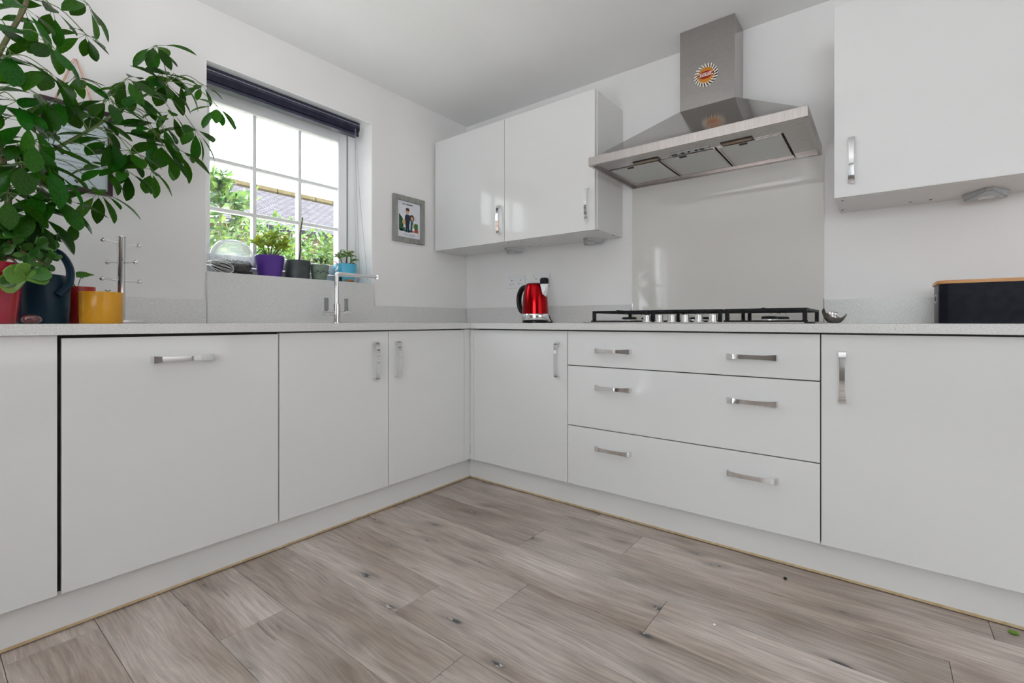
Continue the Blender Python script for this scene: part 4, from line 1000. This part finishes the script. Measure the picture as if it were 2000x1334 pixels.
# glass terrarium bowl with gravel
bx, by = -1.535, .082
t = thing('glass_bowl', 'round glass terrarium bowl with dark gravel at the left of the sill', 'terrarium', (bx, by, SZ))
prof = [(.055, .001), (.075, .018), (.092, .052), (.096, .085), (.090, .118), (.072, .146), (.055, .158)]
b = nb(); lathe(b, [(0, SZ + .001)] + [(r, SZ + z) for r, z in prof], (bx, by, 0), 40, 'z', 1.0, .74)
obj('bowl', b, M['bowl'], t, True)
obj('lid', lathe(nb(), [(0, SZ + .162), (.030, SZ + .161), (.054, SZ + .157), (.056, SZ + .159), (.034, SZ + .166), (0, SZ + .168)], (bx, by, 0), 32, 'z', 1.0, .74), M['bowl'], t, True)
obj('gravel_bed', lathe(nb(), [(0, SZ + .006), (.052, SZ + .006), (.071, SZ + .020), (.089, SZ + .050), (.05, SZ + .056), (0, SZ + .058)], (bx, by, 0), 24, 'z', 1.0, .74), M['gravel'], t)
b = nb(); rg = random.Random(3)
for k in range(150):
    a = rg.uniform(0, 6.28); q = rg.random() ** .5 * .080
    m4 = Matrix.Translation((bx + q * math.cos(a), by + q * .72 * math.sin(a), SZ + .056 + rg.uniform(-.004, .010))) @ Matrix.Rotation(rg.uniform(0, 3), 4, 'X') @ Matrix.Diagonal((rg.uniform(.004, .008), rg.uniform(.004, .007), rg.uniform(.003, .006), 1))
    bmesh.ops.create_icosphere(b, subdivisions=1, radius=1, matrix=m4)
obj('gravel', b, M['gravel'], t, kind='stuff')
# whisk
t = thing('whisk', 'wire balloon whisk with a black handle lying in front of the glass bowl', 'whisk', (-1.56, -.0, SZ))
p0 = Vector((-1.668, -.006, SZ + .040)); p1 = Vector((-1.562, -.012, SZ + .012)); axw = (p1 - p0).normalized(); uw = Vector((0, 0, 1)) - axw * axw.z; uw.normalize(); vw = axw.cross(uw)
for k in range(6):
    a = math.pi * k / 6; side = uw * math.cos(a) + vw * math.sin(a); pts = []
    for j in range(19):
        s_ = j / 18 * 2 - 1
        ra = .030 * math.sin(math.pi * min(1, (1 - abs(s_)) * 1.0) ** .6 / 1.0 * .5) if False else .030 * (1 - abs(s_) ** 2.2) ** .5 if abs(s_) < 1 else 0
        # loop: from handle out to the tip and back
        u = 1 - abs(s_)                     # 0 at handle, 1 at tip
        wdt = .030 * math.sin(math.pi * u ** .8) ** .75 if 0 < u < 1 else 0
        sign = -1 if s_ < 0 else 1
        pts.append(p1 - axw * (u * .118) + side * (wdt * sign) + uw * .0)
    obj('wire', tube(nb(), pts, .0009, 5), M['chrome'], t, True)
b = nb(); tube(b, [p1 - axw * .004, p1 + axw * .012, p1 + Vector((.03, -.004, -.006)), p1 + Vector((.075, -.006, -.006))], [.0045, .0055, .0058, .0050], 10)
obj('handle', b, M['black'], t, True)

def cluster(t, root, tips, Lf, meshes, smat, r0=.003, per=6, upb=.3, spread=(35, 85), rnd=rr):
    for q in tips:
        q = Vector(q); mid = (Vector(root) + q) / 2 + Vector((0, 0, -.006))
        path = spline([root, mid, q], 4)
        obj('stem', tube(nb(), path, [r0, r0 * .55], 6), smat, t, True)
        dd = (path[-1] - path[-3]).normalized(); U = dd.orthogonal().normalized(); V = dd.cross(U)
        for k in range(per):
            ph = k * 2.4 + rnd.uniform(-.3, .3); th_ = math.radians(rnd.uniform(*spread))
            d = dd * math.cos(th_) + (U * math.cos(ph) + V * math.sin(ph)) * math.sin(th_) + Vector((0, 0, upb))
            inst('leaf', rnd.choice(meshes), t, q - dd * (k / per) * .022, frame3(d, dd + Vector((0, -.3, .4))), Lf * rnd.uniform(.75, 1.15))
SL = [leaf_mesh('leaf', 'succ', [(x, h * .62) for x, h in JF], .3, .0, thick=.08)]
AG = [leaf_mesh('leaf', 'agave', [(0, .10), (.25, .15), (.5, .17), (.75, .13), (.9, .07), (1, .01)], .45, .12, thick=.09)]
t = thing('purple_pot_plant', 'yellow green succulent in a purple pot on the window sill', 'plant', (-1.364, .072, SZ))
pot(t, -1.364, .072, SZ, .053, .0695, .108, 'purple', soil=.9)
cluster(t, (-1.364, .072, SZ + .095), [(-1.43, .06, SZ + .165), (-1.40, .10, SZ + .18), (-1.355, .05, SZ + .20), (-1.30, .06, SZ + .185), (-1.335, .10, SZ + .215), (-1.385, .045, SZ + .16), (-1.32, .03, SZ + .16), (-1.415, .045, SZ + .15), (-1.375, .07, SZ + .20), (-1.29, .07, SZ + .15), (-1.35, .03, SZ + .15)], .046, SL, M['bark'], .003, 8)
t = thing('grey_pot_plant', 'slate grey pot with one tall bare stem on the window sill', 'plant', (-1.222, .065, SZ))
pot(t, -1.222, .065, SZ, .059, .0635, .098, 'slate', soil=.9)
obj('stem', tube(nb(), spline([(-1.215, .07, SZ + .085), (-1.205, .07, SZ + .16), (-1.205, .072, SZ + .24), (-1.190, .075, SZ + .335)], 6), [.005, .0035], 8), M['bark'], t, True)
t = thing('sage_pot_plant', 'small sage green pot with relief pattern and low plant on the window sill', 'plant', (-1.105, .055, SZ))
pot(t, -1.105, .055, SZ, .037, .0495, .086, 'sage', soil=.88)
b = nb()
for k in range(7):
    a = math.radians(-150 + k * 20); r = .0435
    c0 = Vector((-1.105 + r * math.cos(a), .055 + r * math.sin(a), SZ + .042 + .006 * (k % 2)))
    ball(b, c0, .0055, 8, (1, 1, 1.2))
obj('relief', b, M['sagedark'], t, True)
cluster(t, (-1.105, .055, SZ + .075), [(-1.13, .05, SZ + .115), (-1.09, .06, SZ + .125), (-1.11, .03, SZ + .11), (-1.07, .045, SZ + .115)], .022, JL, M['stem'], .0015, 6, .2)
t = thing('turquoise_pot_plant', 'pointed leaf succulent in a turquoise pot at the right of the sill', 'plant', (-.928, .082, SZ))
pot(t, -.928, .082, SZ, .049, .064, .108, 'turq', soil=.9)
cluster(t, (-.928, .082, SZ + .095), [(-.925, .07, SZ + .170)], .052, AG, M['bark'], .005, 16, .15, (25, 110))
cluster(t, (-.935, .082, SZ + .095), [(-.985, .06, SZ + .150), (-.895, .06, SZ + .135)], .046, AG, M['bark'], .003, 6, .1, (20, 80))
# copper loop, stopper, cork
b = nb()
lp = [(-1.030 + .020 * math.sin(a) * (1.0), .03, SZ + .085 + .026 * -math.cos(a)) for a in [math.radians(25 + k * 310 / 16) for k in range(17)]]
tube(b, spline([(-1.012, .03, SZ + .002), (-1.014, .03, SZ + .03)] + lp, 3), .0026, 7)
tag(obj('copper_loop', b, M['copper'], None, True), 'thin copper wire loop standing between the sage and turquoise pots', 'wire loop')
b = nb(); lathe(b, [(0, SZ), (.011, SZ), (.012, SZ + .006), (.007, SZ + .012), (.010, SZ + .020), (.006, SZ + .026), (0, SZ + .027)], (-1.005, .012, 0), 16)
tag(obj('stopper', b, M['black'], None, True), 'small dark stopper standing on the sill behind the tap', 'stopper')
b = nb(); tube(b, [(-.975, .008, SZ + .009), (-.925, .012, SZ + .009)], [.009, .008], 14)
tag(obj('cork', b, M['cork'], None, True), 'brown cork lying on the sill below the turquoise pot', 'cork')

# ------------------------------------------------------------------ garden beyond the window
M['paving'] = mat('bounce_paving', (0.50, 0.47, 0.44), 0.8, noise=(6, (0.58, 0.55, 0.52), 0.35, 0.65))  # added pale ground, bounces light up through the openings
tag(obj('bounce_patio', B(-12, 14, .3, 2.95, -.25, -.15), M['paving']), 'unseen pale paved strip added outside to bounce light indoors', 'paving')
gr = obj('lawn', B(-12, 14, 2.95, 16, -.25, -.15), M['lawn']); tag(gr, 'green lawn outside beyond the window', 'lawn')
def foliage(name, label, vols, n, Ls, m_, seed, stems=(), cat='shrub'):
    import random as R_
    r = R_.Random(seed)
    base = vols[0][0]
    t = thing(name, label, cat, (base[0], base[1], -.15))
    vs = []; fs = []
    for i in range(n):
        c, s = r.choice(vols)
        while True:
            q = Vector((r.uniform(-1, 1), r.uniform(-1, 1), r.uniform(-1, 1)))
            if .45 < q.length < 1: break
        p = Vector((c[0] + q.x * s[0], c[1] + q.y * s[1], c[2] + q.z * s[2]))
        d = Vector((r.gauss(0, 1), r.gauss(0, 1) - .3, r.gauss(0, .7) + .25)).normalized(); u = d.orthogonal().normalized(); u = (u + d.cross(u) * r.uniform(-1.5, 1.5)).normalized()
        L_ = Ls * r.uniform(.7, 1.3); k = len(vs); nn = d.cross(u)
        vs += [p, p + d * L_ * .5 + u * L_ * .2, p + d * L_ - nn * L_ * .1, p + d * L_ * .5 - u * L_ * .2]; fs.append((k, k + 1, k + 2, k + 3))
    me = bpy.data.meshes.new('foliage'); me.from_pydata([tuple(v - WL[t]) for v in vs], [], fs); me.materials.append(M[m_])
    o = bpy.data.objects.new('foliage', me); COL.objects.link(o); o.parent = t; o['kind'] = 'stuff'
    for a, r0 in stems:
        obj('stem', tube(nb(), spline(a, 4), [r0, r0 * .5], 7), M['bark'], t, True)
    return t
foliage('hedge', 'dense green hedge outside behind the pots on the sill', [((x, 3.4 + .1 * math.sin(x * 9), z + .08 * math.sin(x * 7)), (.5, .42, .5)) for x in (-1.0, -.5, -.1, .3, .75, 1.2, 1.7, 2.2) for z in (.62, 1.0, 1.3, 1.62)], 17000, .10, 'hedge', 1,
        [([(x, 3.4, -.15), (x + .05, 3.4, .6), (x, 3.35, 1.7)], .02) for x in (-.6, 0, .7, 1.5)], 'hedge')
foliage('shrub', 'taller bushy part of planting outside at the right pane edge', [((.84, 2.5, 1.9), (.24, .25, .34)), ((.9, 2.5, 1.4), (.3, .28, .45))], 1300, .085, 'hedge', 5, [([(.9, 2.5, -.15), (.88, 2.5, .8), (.84, 2.5, 1.8)], .02)])
foliage('climbing_shrub', 'loose leafy shrub outside the left window panes', [((-1.13, 1.35, 1.62), (.13, .13, .22)), ((-1.2, 1.4, 1.35), (.2, .18, .2)), ((-1.02, 1.35, 1.72), (.10, .1, .1)), ((-1.22, 1.3, 1.05), (.2, .2, .3)), ((-1.14, 1.33, 1.86), (.06, .06, .08))], 420, .10, 'hedge2', 2,
        [([(-1.15, 1.38, -.15), (-1.16, 1.36, .8), (-1.13, 1.34, 1.5), (-1.12, 1.34, 1.9)], .012), ([(-1.15, 1.36, .9), (-1.06, 1.36, 1.4), (-1.0, 1.35, 1.75)], .008)])
tag(obj('garden_wall', B(-10, -3.0, 4.2, 4.45, -.149, 2.9), M['brick']), 'red brick garden wall outside the french doors', 'wall')
t = thing('neighbour_house', 'neighbouring house with a grey tiled roof beyond the hedge', 'house', (3, 8, -.15))
hx0, hx1 = -1.5, 8.5
obj('wall', B(hx0 + .2, hx1 - .2, 6.6, 9.6, -.15, 2.75), M['brickwall'], t)
sl = math.atan2(3.72 - 2.62, 8.1 - 6.3)
bm = nb()
prism(bm, [(6.3, 2.62), (8.1, 3.72), (9.9, 2.62), (9.9, 2.54), (8.1, 3.63), (6.3, 2.54)], hx0, hx1, 'x')
obj('roof', bm, M['roof'], t)
b = nb()
k = hx0
while k < hx1 - .4:
    tube(b, [(k, 8.1, 3.70), (k + .42, 8.1, 3.70)], .11, 8); k += .44
obj('ridge_tiles', b, M['ridge'], t)
